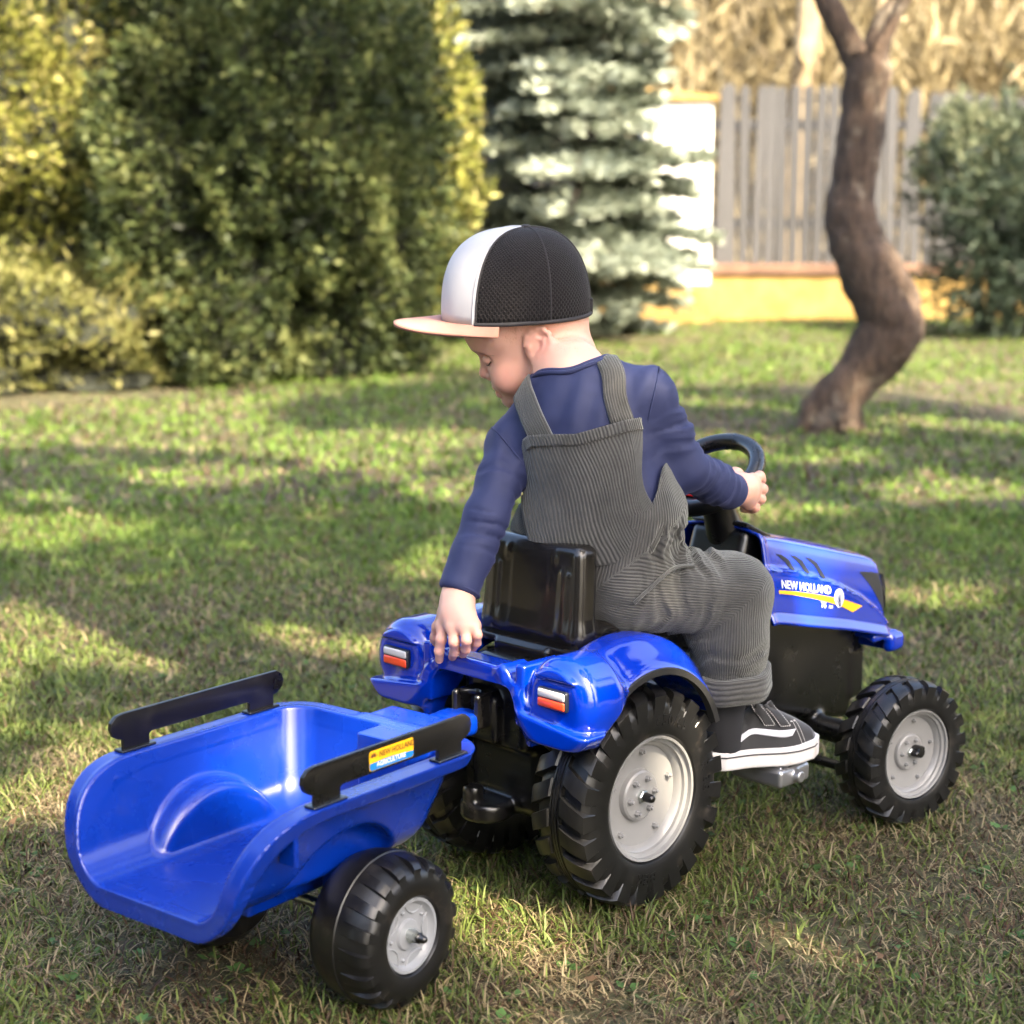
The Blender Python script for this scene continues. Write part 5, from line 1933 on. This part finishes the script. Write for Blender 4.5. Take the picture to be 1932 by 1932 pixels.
# trousers: pelvis + both legs
LEGS = ((R_HIP, R_KN, A_([.186, -.132, .262])), (L_HIP, L_KN, A_([.180, .133, .280])))
def f_pants(p):
    d = s_ell(p, HIPC + A_([.0, 0, .000]), (.078, .104, .066))
    d = smin(d, s_ell(p, HIPC + A_([-.006, 0, .052]), (.076, .099, .070)), .03)
    d = smin(d, s_ell(p, tw(-.002, .002, -.118), (.075, .0945, .115), TR3), .03)
    for hip, kn, cu in LEGS:
        sgn = np.sign(hip[1])
        d = smin(d, s_chain(p, [(hip, .063), (hip * .45 + kn * .55 + A_([0, 0, -.002]), .0515), (kn, .0475), (kn * .45 + cu * .55 + A_([-.006, 0, 0]), .0480), (cu, .0480)], .02), .022)
        d = smax(d, np.where(np.linalg.norm(p - cu, axis=1) < .08, -(p - cu) @ A_([0, 0, 1.0]) - .010, -1), .004)
    top = (p - TO) @ TU
    d = smax(d, top + .132 - .046 * np.maximum(ss((p - TO) @ TF, -.05, .02), ss(-((p - TO) @ TLx), .050, .09)), .004)
    return d
V, F = sdf_mesh(f_pants, (-.08, -.225, .225), (.31, .225, .53), .0029)
N = vnormals(V, F)
dsp = .0032 * vnoise(V, 20, 11) + .0014 * vnoise(V, 50, 12)
for (hip, kn, cu), sd0 in zip(LEGS, (1, 2)):
    dsp += folds(V, hip, kn, -.05, .85, 4.2, .0090, 2.2, sd0 + 20, .085)
    dsp += folds(V, kn, cu, .05, 1.05, 3.0, .0075, 1.8, sd0 + 30, .075)
dsp += folds(V, HIPC, tw(0, 0, -.10), -.1, 1.1, 3.4, .0050, 1.6, 41, .13)
V2 = V + N * dsp[:, None]
def wale_pants(V):
    wv = np.zeros(len(V)); best = np.full(len(V), 9.0)
    # torso part
    ax = tw(0, 0, -.1) - HIPC; ax /= np.linalg.norm(ax)
    q = V - HIPC
    n2 = A_([0, 1.0, 0]); n2 = n2 - ax * (n2 @ ax); n2 /= np.linalg.norm(n2); n1 = np.cross(n2, ax)
    ang = np.arctan2(q @ n2, -(q @ n1))
    tors = ang * .088 / WP
    wv[:] = tors
    dist_t = s_ell(V, HIPC + A_([-.015, 0, .040]), (.080, .104, .085))
    for hip, kn, cu in LEGS:
        a1 = (kn - hip) / np.linalg.norm(kn - hip); a2 = (cu - kn) / np.linalg.norm(cu - kn)
        hg = np.cross(a1, a2); hg /= np.linalg.norm(hg)
        bis = a1 + a2; bis /= np.linalg.norm(bis)
        sh = ((V - kn) @ bis) > 0
        res = []
        for org, a in ((hip, a1), (kn, a2)):
            b = np.cross(a, hg)
            qq = V - org
            res.append(np.arctan2(qq @ hg, qq @ b) * .056 / WP)
        leg = np.where(sh, res[1], res[0])
        dl = s_chain(V, [(hip, .060), (kn, .052), (cu, .052)], .01)
        side = np.sign(hip[1])
        use = (dl < dist_t + .004) & (V[:, 1] * side > -.005)
        wv = np.where(use, leg, wv)
    return wv
pants = mobj('dungarees', V2, F, M['cord'], PE, angle=180)
set_wale(pants, wale_pants(V))
pants_bvh = bvh_of(V2, F)
# turn-ups: a thick rolled band below each leg
for hip, kn, cu in LEGS:
    n_ = 72
    rows = []
    prof = [(-.0005, -.026), (.0042, -.028), (.0065, -.024), (.0070, -.008), (.0062, .004), (.0035, .0075), (-.002, .006)]
    th = np.linspace(0, 2 * PI, n_, endpoint=False)
    for dr, dz in prof:
        wob = .0016 * np.sin(th * 3 + 1) + .0010 * np.sin(th * 7)
        tilt = .010 * np.cos(th - .3)
        r = .0495 + dr + wob + .002 * (1 if dz < -.02 else 0)
        rows.append(np.stack([cu[0] + r * np.cos(th) * 1.04, cu[1] + r * np.sin(th) * .96, cu[2] + dz + tilt * .6 + .001 * np.sin(th * 5)], 1))
    Vt = np.concatenate(rows)
    Ft = [tuple(reversed(f)) for f in grid_faces(len(prof), n_, False, True)]
    o = mobj('turn_up', Vt, Ft, M['cord'], PE, angle=70)
    zz = np.concatenate([np.full(n_, i * .0105) for i in range(len(prof))])
    set_wale(o, np.tile(th * .052 / WP, len(prof)) * 0 + zz / .0052)


def f_tcloth(p):
    d = s_ell(p, tw(-.002, 0, -.030), (.066, .083, .095), TR3)
    d = smin(d, s_ell(p, tw(.0, .004, -.12), (.072, .091, .10), TR3), .03)
    d = smin(d, s_ell(p, HIPC + A_([-.006, 0, .052]), (.080, .099, .070)), .03)
    d = smin(d, s_ell(p, HIPC + A_([-.004, 0, .000]), (.082, .104, .066)), .03)
    return d


def on_back_many(lh, lift):
    lift = np.broadcast_to(np.asarray(lift, float), (len(lh),))
    P = np.array([tw(-.16, a, b) for a, b in lh])
    for _ in range(40):
        P = P + np.clip(f_tcloth(P) - lift, -.02, .02)[:, None] * TF * .85
    bad = (P - TO) @ TF > -.01
    if bad.any():                       # beyond the silhouette: pull to the nearest cloth
        Q = np.array([tw(-.03, a, b) for a, b in lh])[bad]
        for _ in range(25):
            g = np.stack([f_tcloth(Q + e) - f_tcloth(Q - e) for e in np.eye(3) * .002], 1) / .004
            Q = Q - (f_tcloth(Q) - lift[bad])[:, None] * g / np.maximum((g * g).sum(1), .2)[:, None] * .7
        P[bad] = Q
    return P


def on_back(l, h, bv, lift, f0=-.2):
    o_ = tw(f0, l, h)
    hit = bv.ray_cast(Vector(o_), Vector(TF))
    if hit[0] is None:
        n_ = bv.find_nearest(Vector(tw(-.07, l, h)))
        return np.array(n_[0]) + np.array(n_[1]) * lift
    return np.array(hit[0]) - TF * lift


def patch(name, top, bot, nu, nv, lift, wales, bvs, thick=.0035, bulge=None, mat=None, vertical=True):
    """cloth patch on the back between a top edge and a bottom edge: each a list of (l,h)"""
    top, bot = np.asarray(top, float), np.asarray(bot, float)
    te = lambda E, u: np.array([np.interp(u, np.linspace(0, 1, len(E)), E[:, 0]), np.interp(u, np.linspace(0, 1, len(E)), E[:, 1])])
    P, wv = [], []
    for i in range(nu):
        u = i / (nu - 1)
        for j in range(nv):
            v = j / (nv - 1)
            q = te(top, u) * (1 - v) + te(bot, u) * v
            if bulge: q = q + np.array(bulge(u, v))
            P.append(q); wv.append(u * wales)
    vv = np.tile(np.linspace(0, 1, nv), nu)
    P = on_back_many(P, lift * (1 - (.80 * vv ** 2 if nv > 10 else 0)))
    P = np.array(P).reshape(nu, nv, 3)
    for _ in range(3):                                 # relax so that the cloth bridges hollows
        Q = P.copy()
        Q[1:-1, 1:-1] = (P[2:, 1:-1] + P[:-2, 1:-1] + P[1:-1, 2:] + P[1:-1, :-2]) / 4
        dd = ((Q - P) @ TF)
        P = P + np.minimum(dd, 0)[..., None] * TF * .8
    V = P.reshape(-1, 3)
    o = mobj(name, V, [tuple(f) for f in grid_faces(nu, nv)], mat or M['cord'], PE, angle=180)
    set_wale(o, wv)
    md = o.modifiers.new('cloth', 'SOLIDIFY'); md.thickness = thick; md.offset = 0
    return o
rngb = np.random.default_rng(3)
bib_top = [(.070, -.0040), (.060, -.0010), (.030, -.0075), (0, -.0165), (-.030, -.0185), (-.062, -.0215), (-.077, -.0255)]
bib_bot = [(.110, -.160), (.060, -.176), (.0, -.186), (-.035, -.186), (-.056, -.172)]
def bibbulge(u, v):
    s = math.sin(min(1, v * 1.15) * PI)
    lf = max(0, 1 - u / .25); rt = max(0, (u - .75) / .25)
    wob = .0022 * math.sin(v * 9 + u * 3) * (1 - lf)
    return (.014 * s * lf + .009 * s * rt + wob, .0025 * math.sin(u * 11 + v * 4) * v)
patch('back_panel', bib_top, bib_bot, 60, 44, .0062, .150 / WP, [shirt_bvh, pants_bvh], .004, bibbulge)
# hem band along the top of the panel
patch('panel_hem', [(a * .985, b + .0012) for a, b in bib_top], [(a * .975, b - .0135) for a, b in bib_top], 60, 6, .0080, .148 / WP, [shirt_bvh], .004)
# straps
def strap(name, path, wid):
    n_ = 26
    path = catmull(path, n_)
    P, wv = [], []
    T = np.gradient(path, axis=0)
    for i in range(9):
        a = (i / 8 - .5) * wid
        for q, t in zip(path, T):
            nn = np.array([-t[1], t[0]]) / np.linalg.norm(t)
            l, h = q[0] + nn[0] * a, q[1] + nn[1] * a
            P.append((l, h)); wv.append(i / 8 * wid / WP)
    return P, wv
def strap_obj(pts3, wid, side_dir):
    """pts3: centre line points in space (near the cloth); hugs the shirt"""
    C3 = catmull(pts3, 30)
    P, wv = [], []
    T = np.gradient(C3, axis=0)
    W_ = []
    for c_, t in zip(C3, T):
        h = shirt_bvh.find_nearest(Vector(c_))
        n_ = np.array(h[1])
        s_ = np.cross(t, n_); s_ /= np.linalg.norm(s_)
        if s_ @ side_dir < 0: s_ = -s_
        W_.append((np.array(h[0]), n_, s_))
    for i in range(9):
        a = (i / 8 - .5) * wid
        for c_, n_, s_ in W_:
            h = shirt_bvh.find_nearest(Vector(c_ + s_ * a + n_ * .004))
            P.append(np.array(h[0]) + np.array(h[1]) * .0048); wv.append(i / 8 * wid / WP)
    P = np.array(P).reshape(9, 30, 3)
    for _ in range(10):
        P[:, 1:-1] = (P[:, 2:] + P[:, :-2] + 2 * P[:, 1:-1]) / 4
    o = mobj('strap', P.reshape(-1, 3), grid_faces(9, 30), M['cord'], PE, angle=180)
    set_wale(o, wv)
    md = o.modifiers.new('cloth', 'SOLIDIFY'); md.thickness = .0045; md.offset = 0.5
    return o
strap_obj([tw(-.066, .047, -.014), tw(-.066, .053, .015), tw(-.055, .060, .040), tw(-.030, .062, .056), tw(.0, .058, .062), tw(.03, .05, .05), tw(.055, .04, .02)], .033, TLx)
strap_obj([tw(-.066, -.062, -.020), tw(-.068, -.068, .015), tw(-.062, -.074, .045), tw(-.040, -.070, .070), tw(-.005, -.062, .080), tw(.035, -.055, .060), tw(.055, -.045, .02)], .030, TLx)

# -- side pocket welt on the near hip
Q = np.array([A_([.010, -.105, .372]) * (1 - t) + A_([.100, -.135, .425]) * t + A_([0, -.02, .01 * math.sin(t * PI)]) for t in np.linspace(0, 1, 24)])
for _ in range(20):
    g = np.stack([f_pants(Q + e) - f_pants(Q - e) for e in np.eye(3) * .002], 1) / .004
    Q = Q - (f_pants(Q) - .0035)[:, None] * g / np.maximum((g * g).sum(1), .2)[:, None] * .7
Vt, Ft = tube(Q, .0026, 8); o = mobj('pocket_welt', Vt, Ft, M['cord'], PE); set_wale(o, np.tile(np.arange(8) * .25, 24))

# ------------------------------------------------------------------ cap
CAPC = hp(1165, 868)
def cap_pt(phi, tau):
    """phi: 0 = front, tau: 0 base .. pi/2 apex"""
    base_x = -(.0985 if abs(phi) < PI / 2 else .092) * math.cos(phi)
    base_z = .0765 * math.sin(phi)
    front = max(0.0, math.cos(phi))
    n = 2.45 + .45 * front ** 1.5
    c_, s_ = math.cos(tau) ** (2 / n), math.sin(tau) ** (2 / n)
    ax, ay = .010, .108
    x = ax + (base_x - ax) * c_
    z = base_z * c_
    y = ay * s_
    # base line tips up slightly towards the back and dips over the ears
    y += (.003 * (x / .09) - .003) * (1 - math.sin(tau))
    y += -.003 * (1 - math.sin(tau)) * front
    # soft dents
    d = .0016 * math.sin(phi * 3 + 2 * tau) * math.cos(tau)
    x *= 1 + d * 8; 
    return CAPC + HX * x + HY * y + HZ * z
def cap_panel(name, p0, p1, mat, lift=0.0, nphi=40, ntau=34):
    P, uv = [], []
    for i in range(nphi):
        ph = p0 + (p1 - p0) * i / (nphi - 1)
        for j in range(ntau):
            ta = (j / (ntau - 1)) * PI / 2 * .995
            P.append(cap_pt(ph, ta)); uv.append((ph * .085 / .0042, j / (ntau - 1) * .155 / .0042))
    P = np.array(P)
    if lift:
        P = P + (P - CAPC) / np.linalg.norm(P - CAPC, axis=1)[:, None] * lift
    F = grid_faces(nphi, ntau)
    o = mobj(name, P, F, mat, PE, angle=180)
    a = o.data.attributes.new('weave', 'FLOAT_VECTOR', 'POINT')
    a.data.foreach_set('vector', np.array([(u, v, 0) for u, v in uv], np.float32).ravel())
    md = o.modifiers.new('cloth', 'SOLIDIFY'); md.thickness = .002; md.offset = 0
    return o
k = NT('cap_mesh_cloth')
wa = k.n('ShaderNodeAttribute', _attribute_name='weave').outputs['Vector']
mp = k.n('ShaderNodeMapping', _vector_type='POINT'); k.link(wa, mp.inputs['Vector']); mp.inputs['Rotation'].default_value = (0, 0, PI / 4); mp.inputs['Scale'].default_value = (1.15, 1.15, 1)
vo = k.n('ShaderNodeTexVoronoi', _voronoi_dimensions='2D', Scale=1.0, Randomness=0.12); k.link(mp.outputs[0], vo.inputs['Vector'])
hole = k.ramp(vo.outputs['Distance'], [(.26, (0, 0, 0)), (.44, (1, 1, 1))])
k.set(Base__Color=k.mix(hole, (.0015, .0012, .0015, 1), (.010, .0078, .008, 1)), Roughness=.8, Sheen__Weight=.05, Normal=k.bump(hole, .8, .0012))
k.b.inputs['Specular IOR Level'].default_value = .2
M['cap_mesh'] = k.m
k = NT('cap_front_cloth')
k.set(Base__Color=k.mix(k.noise(25, 4), (.34, .335, .345, 1), (.42, .415, .425, 1)), Roughness=.8, Normal=k.bump(k.noise(700, 2), .2, .0006))
M['cap_front'] = k.m
k = NT('cap_brim_cloth')
k.set(Base__Color=k.mix(k.noise(25, 4), (.31, .145, .105, 1), (.36, .175, .13, 1)), Roughness=.8, Normal=k.bump(k.noise(800, 2), .2, .0006))
M['cap_brim'] = k.m
PB = math.radians(53)
cap_panel('cap_front_panel', -PB, PB, M['cap_front'])
cap_panel('cap_mesh_panel', PB, PI, M['cap_mesh'], 0, 40, 34)
cap_panel('cap_mesh_panel', PI, 2 * PI - PB, M['cap_mesh'], 0, 40, 34)
M['cap_black'] = flat('cap_black', (.016, .014, .015), .8)
def cap_seam(phi, mat, r=.0013, t0=0.0, name='cap_seam'):
    pts = []
    for ta in np.linspace(t0, PI / 2 * .99, 24):
        p = cap_pt(phi, ta); pts.append(p + (p - CAPC) / np.linalg.norm(p - CAPC) * .0010)
    Vt, Ft = tube(pts, r, 6); mobj(name, Vt, Ft, mat, PE)
cap_seam(PB + .015, M['cap_black']); cap_seam(PB - .035, M['cap_front'], .0012); cap_seam(math.radians(112), M['cap_black'], .0012); cap_seam(PI, M['cap_black'], .0018); cap_seam(-PB, M['cap_front'])
pts = [cap_pt(ph, 0.0) + HY * .001 + (cap_pt(ph, 0) - CAPC) * .012 for ph in np.linspace(PB, 2 * PI - PB, 60)]
Vt, Ft = tube(pts, .0027, 8); mobj('cap_band', Vt, Ft, M['cap_black'], PE)
Vt, Ft = lathe([(.006, 0), (.006, .002), (.004, .0035), (.0004, .004)], 16)
Rb = np.stack([HX, -HY, HZ], 1)
mobj('cap_button', Vt @ Rb.T + cap_pt(0, PI / 2 * .999) + HY * .0005, Ft, M['cap_black'], PE)
# snap closure tab at the back
Vt, Ft = bbox_mesh((.004, .02, .035), .0015, 2, (0, 0, 0)); mobj('cap_strap', Vt @ np.stack([HX, HY, HZ], 1).T + cap_pt(PI, .05) + HX * .001, Ft, M['cap_black'], PE)
# brim
nb_u, nb_v = 45, 9
P = []
for i in range(nb_u):
    ph = -math.radians(72) + math.radians(144) * i / (nb_u - 1)
    b = cap_pt(ph, 0.0)
    out = .062 * max(0.0, math.cos(ph * 90 / 72.5)) ** .85
    for j in range(nb_v):
        t = j / (nb_v - 1)
        lat = math.sin(ph)
        p = b + (-HX) * out * t + HZ * lat * .010 * t * out / .062 - HY * (.0035 * t + .012 * lat * lat * t ** .7) - HY * .001
        P.append(p)
o = mobj('cap_brim', np.array(P), [tuple(reversed(f)) for f in grid_faces(nb_u, nb_v)], M['cap_brim'], PE, angle=180)
md = o.modifiers.new('cloth', 'SOLIDIFY'); md.thickness = .0046; md.offset = 0

# ------------------------------------------------------------------ shoes and socks
k = NT('shoe_suede'); k.set(Base__Color=k.mix(k.noise(60, 4), (.009, .009, .010, 1), (.019, .018, .019, 1)), Roughness=.85, Sheen__Weight=.3, Normal=k.bump(k.noise(500, 2), .25, .0006)); M['suede'] = k.m
k = NT('shoe_rubber')
dirt = k.ramp(k.noise(38, 5, .65), [(.50, (0, 0, 0)), (.75, (1, 1, 1))])
k.set(Base__Color=k.mix(k.math('MULTIPLY', dirt, .55), (.52, .50, .49, 1), (.30, .21, .14, 1)), Roughness=.5); M['rubber'] = k.m
M['sock'] = flat('sock', (.008, .008, .010), .9)
M['stripe_white'] = flat('stripe_white', (.48, .48, .52), .45)
M['thread'] = flat('thread', (.55, .52, .5), .7)


def shoe(heel, head, z0, parent, detail):
    """heel: ground point of the heel, head: heading angle"""
    ex = A_([math.cos(head), math.sin(head), 0]); ey = A_([-math.sin(head), math.cos(head), 0]); ez = A_([0, 0, 1.0])
    Rr = np.stack([ex, ey, ez], 1)
    O_ = A_([heel[0], heel[1], z0])
    L = .158
    def outline(p):
        """distance-like function of the foot outline in plan"""
        a = np.clip(p[:, 0] / L, -.05, 1.05)
        w = np.interp(a, [-.05, 0, .12, .35, .6, .78, .92, 1.0, 1.05], [.004, .018, .026, .0245, .030, .0315, .027, .014, .002])
        cy = np.interp(a, [0, .4, .8, 1], [0, .001, -.003, -.005])
        d1 = np.abs(p[:, 1] - cy) - w
        d2 = np.maximum(-p[:, 0], p[:, 0] - L)
        return np.maximum(d1 * .93, d2)
    def f_sole(q):
        p = (q - O_) @ Rr
        toe = .010 * ss(p[:, 0], .10, .17)
        d = outline(p) - .0030
        return smax(smax(d, p[:, 2] - .0255 - toe * .9, .003), -p[:, 2] + toe * .75, .003)
    def f_upper(q):
        p = (q - O_) @ Rr
        top = np.interp(p[:, 0], [-.01, 0, .03, .055, .075, .10, .13, .15, .17], [.070, .070, .060, .062, .080, .071, .056, .045, .028])
        infl = .010 * ss(p[:, 2], .02, .075)
        d = outline(p) + infl
        d = smax(d, p[:, 2] - top, .016)
        d = smax(d, .012 - p[:, 2], .003)
        hole = s_ell(p, (.030, 0, .085), (.034, .0185, .03))
        return smax(d, -hole, .004)
    lo = O_ + A_([-.21, -.21, -.01]); hi = O_ + A_([.21, .21, .11])
    c_ = O_ + ex * .08
    lo = c_ - A_([.11, .11, .04]); hi = c_ + A_([.11, .11, .11])
    V, F = sdf_mesh(f_upper, lo, hi, .0026)
    up = mobj('shoe', V, F, M['suede'], parent, angle=60)
    ub = bvh_of(V, F)
    V, F = sdf_mesh(f_sole, lo, hi, .0024)
    mobj('shoe_sole', V, F, M['rubber'], up, angle=60)
    sb_ = bvh_of(V, F)
    def on(bv, x, z, lift, side=-1):
        o_ = O_ + ex * x + ey * side * .2 + ez * z
        h = bv.ray_cast(Vector(o_), Vector(ey * -side))
        return (np.array(h[0]) + np.array(ey * side) * lift) if h[0] is not None else None
    if not detail:
        return up
    # dark line round the rubber
    pts = [on(sb_, x, .0185 + .009 * max(0, (x - .10) / .07) ** 1.5, .0002) for x in np.linspace(.012, .152, 24)]
    pts = [q for q in pts if q is not None]
    V, F = tube(pts, .0011, 6); mobj('sole_line', V, F, M['suede'], up)
    # white side stripe
    top = [(.020, .0345), (.045, .0460), (.060, .0515), (.075, .0505), (.100, .0475), (.119, .0485)]
    bot = [(.027, .0275), (.048, .0400), (.061, .0445), (.078, .0420), (.100, .0385), (.113, .0400)]
    T_, B_ = catmull(top, 22), catmull(bot, 22)
    P = []
    for a, b in zip(T_, B_):
        for t in np.linspace(0, 1, 5):
            q = on(ub, *(a * (1 - t) + b * t), .0012)
            P.append(q if q is not None else O_)
    o = mobj('shoe_stripe', np.array(P), grid_faces(22, 5), M['stripe_white'], up)
    md = o.modifiers.new('s', 'SOLIDIFY'); md.thickness = .0016; md.offset = 0
    # padded collar edge (pale piping)
    pts = [on(ub, x, z, .0004) for x, z in [(.004, .0655), (.014, .0590), (.026, .0545), (.038, .0545), (.048, .060), (.056, .068), (.062, .076)]]
    pts = catmull([q for q in pts if q is not None], 20)
    V, F = tube(pts, .0013, 6); mobj('collar_piping', V, F, M['thread'], up)
    # two hook-and-loop straps with stitching
    for (x0, z0_), (x1, z1) in (((.068, .0815), (.083, .0555)), ((.088, .078), (.104, .0535))):
        P = []
        cl = catmull([(x0, z0_), ((x0 + x1) / 2 - .002, (z0_ + z1) / 2 + .004), (x1, z1)], 14)
        for i in range(5):
            a = (i / 4 - .5) * .0135
            for (x, z) in cl:
                q = on(ub, x + a, min(z, .074), .0022) 
                if q is None: q = O_ + ex * (x + a) + ez * z - ey * .012
                q = q + ez * max(0, z - .074) * 1.0 + ey * max(0, z - .072) * 1.2
                P.append(q)
        o = mobj('shoe_strap', np.array(P), grid_faces(5, 14), M['suede'], up)
        md = o.modifiers.new('s', 'SOLIDIFY'); md.thickness = .003; md.offset = 0
        P = np.array(P).reshape(5, 14, 3)
        path = np.concatenate([P[0][2:], P[1:4, -1], P[4][::-1][:-2]])
        mb = MB()
        path = path - ey * .0022
        seg = np.concatenate([[0], np.cumsum(np.linalg.norm(np.diff(path, axis=0), axis=1))])
        for s0 in np.arange(.001, seg[-1] - .0016, .0030):
            a = np.array([np.interp(s0, seg, path[:, i]) for i in range(3)]); b = np.array([np.interp(s0 + .0019, seg, path[:, i]) for i in range(3)])
            V, F = tube([a, b], .00045, 4); mb.add(V, F)
        mb.build('stitching', M['thread'], up)['kind'] = 'stuff'
    for dx in (0, .0055):                                # toe cap double stitch
        mb = MB()
        for t in np.linspace(0, 1, 22):
            x = .114 + dx + .012 * t; z = .066 - .036 * t
            a = on(ub, x, min(z, .058), .0008); b = on(ub, x + .0004, min(z, .058) - .0012, .0008)
            if a is not None and b is not None:
                V, F = tube([a, b], .00045, 4); mb.add(V, F)
        mb.build('stitching', M['thread'], up)['kind'] = 'stuff'
    return up
shoe((.158, -.115), math.radians(-25), .1335, PE, True)
shoe((.118, .118), math.radians(12), .1775, PE, False)
for an, kn, off in ((R_AN, R_KN, A_([0, 0, 0])), (L_AN, L_KN, A_([0, 0, 0]))):
    V, F = tube(catmull([kn * .45 + an * .55, an * .8 + kn * .2, an + A_([0, 0, -.01]), an + A_([.008, 0, -.045])], 16), np.interp(np.arange(16), [0, 8, 15], [.034, .029, .026]), 24)
    mobj('sock', V, F, M['sock'], PE)
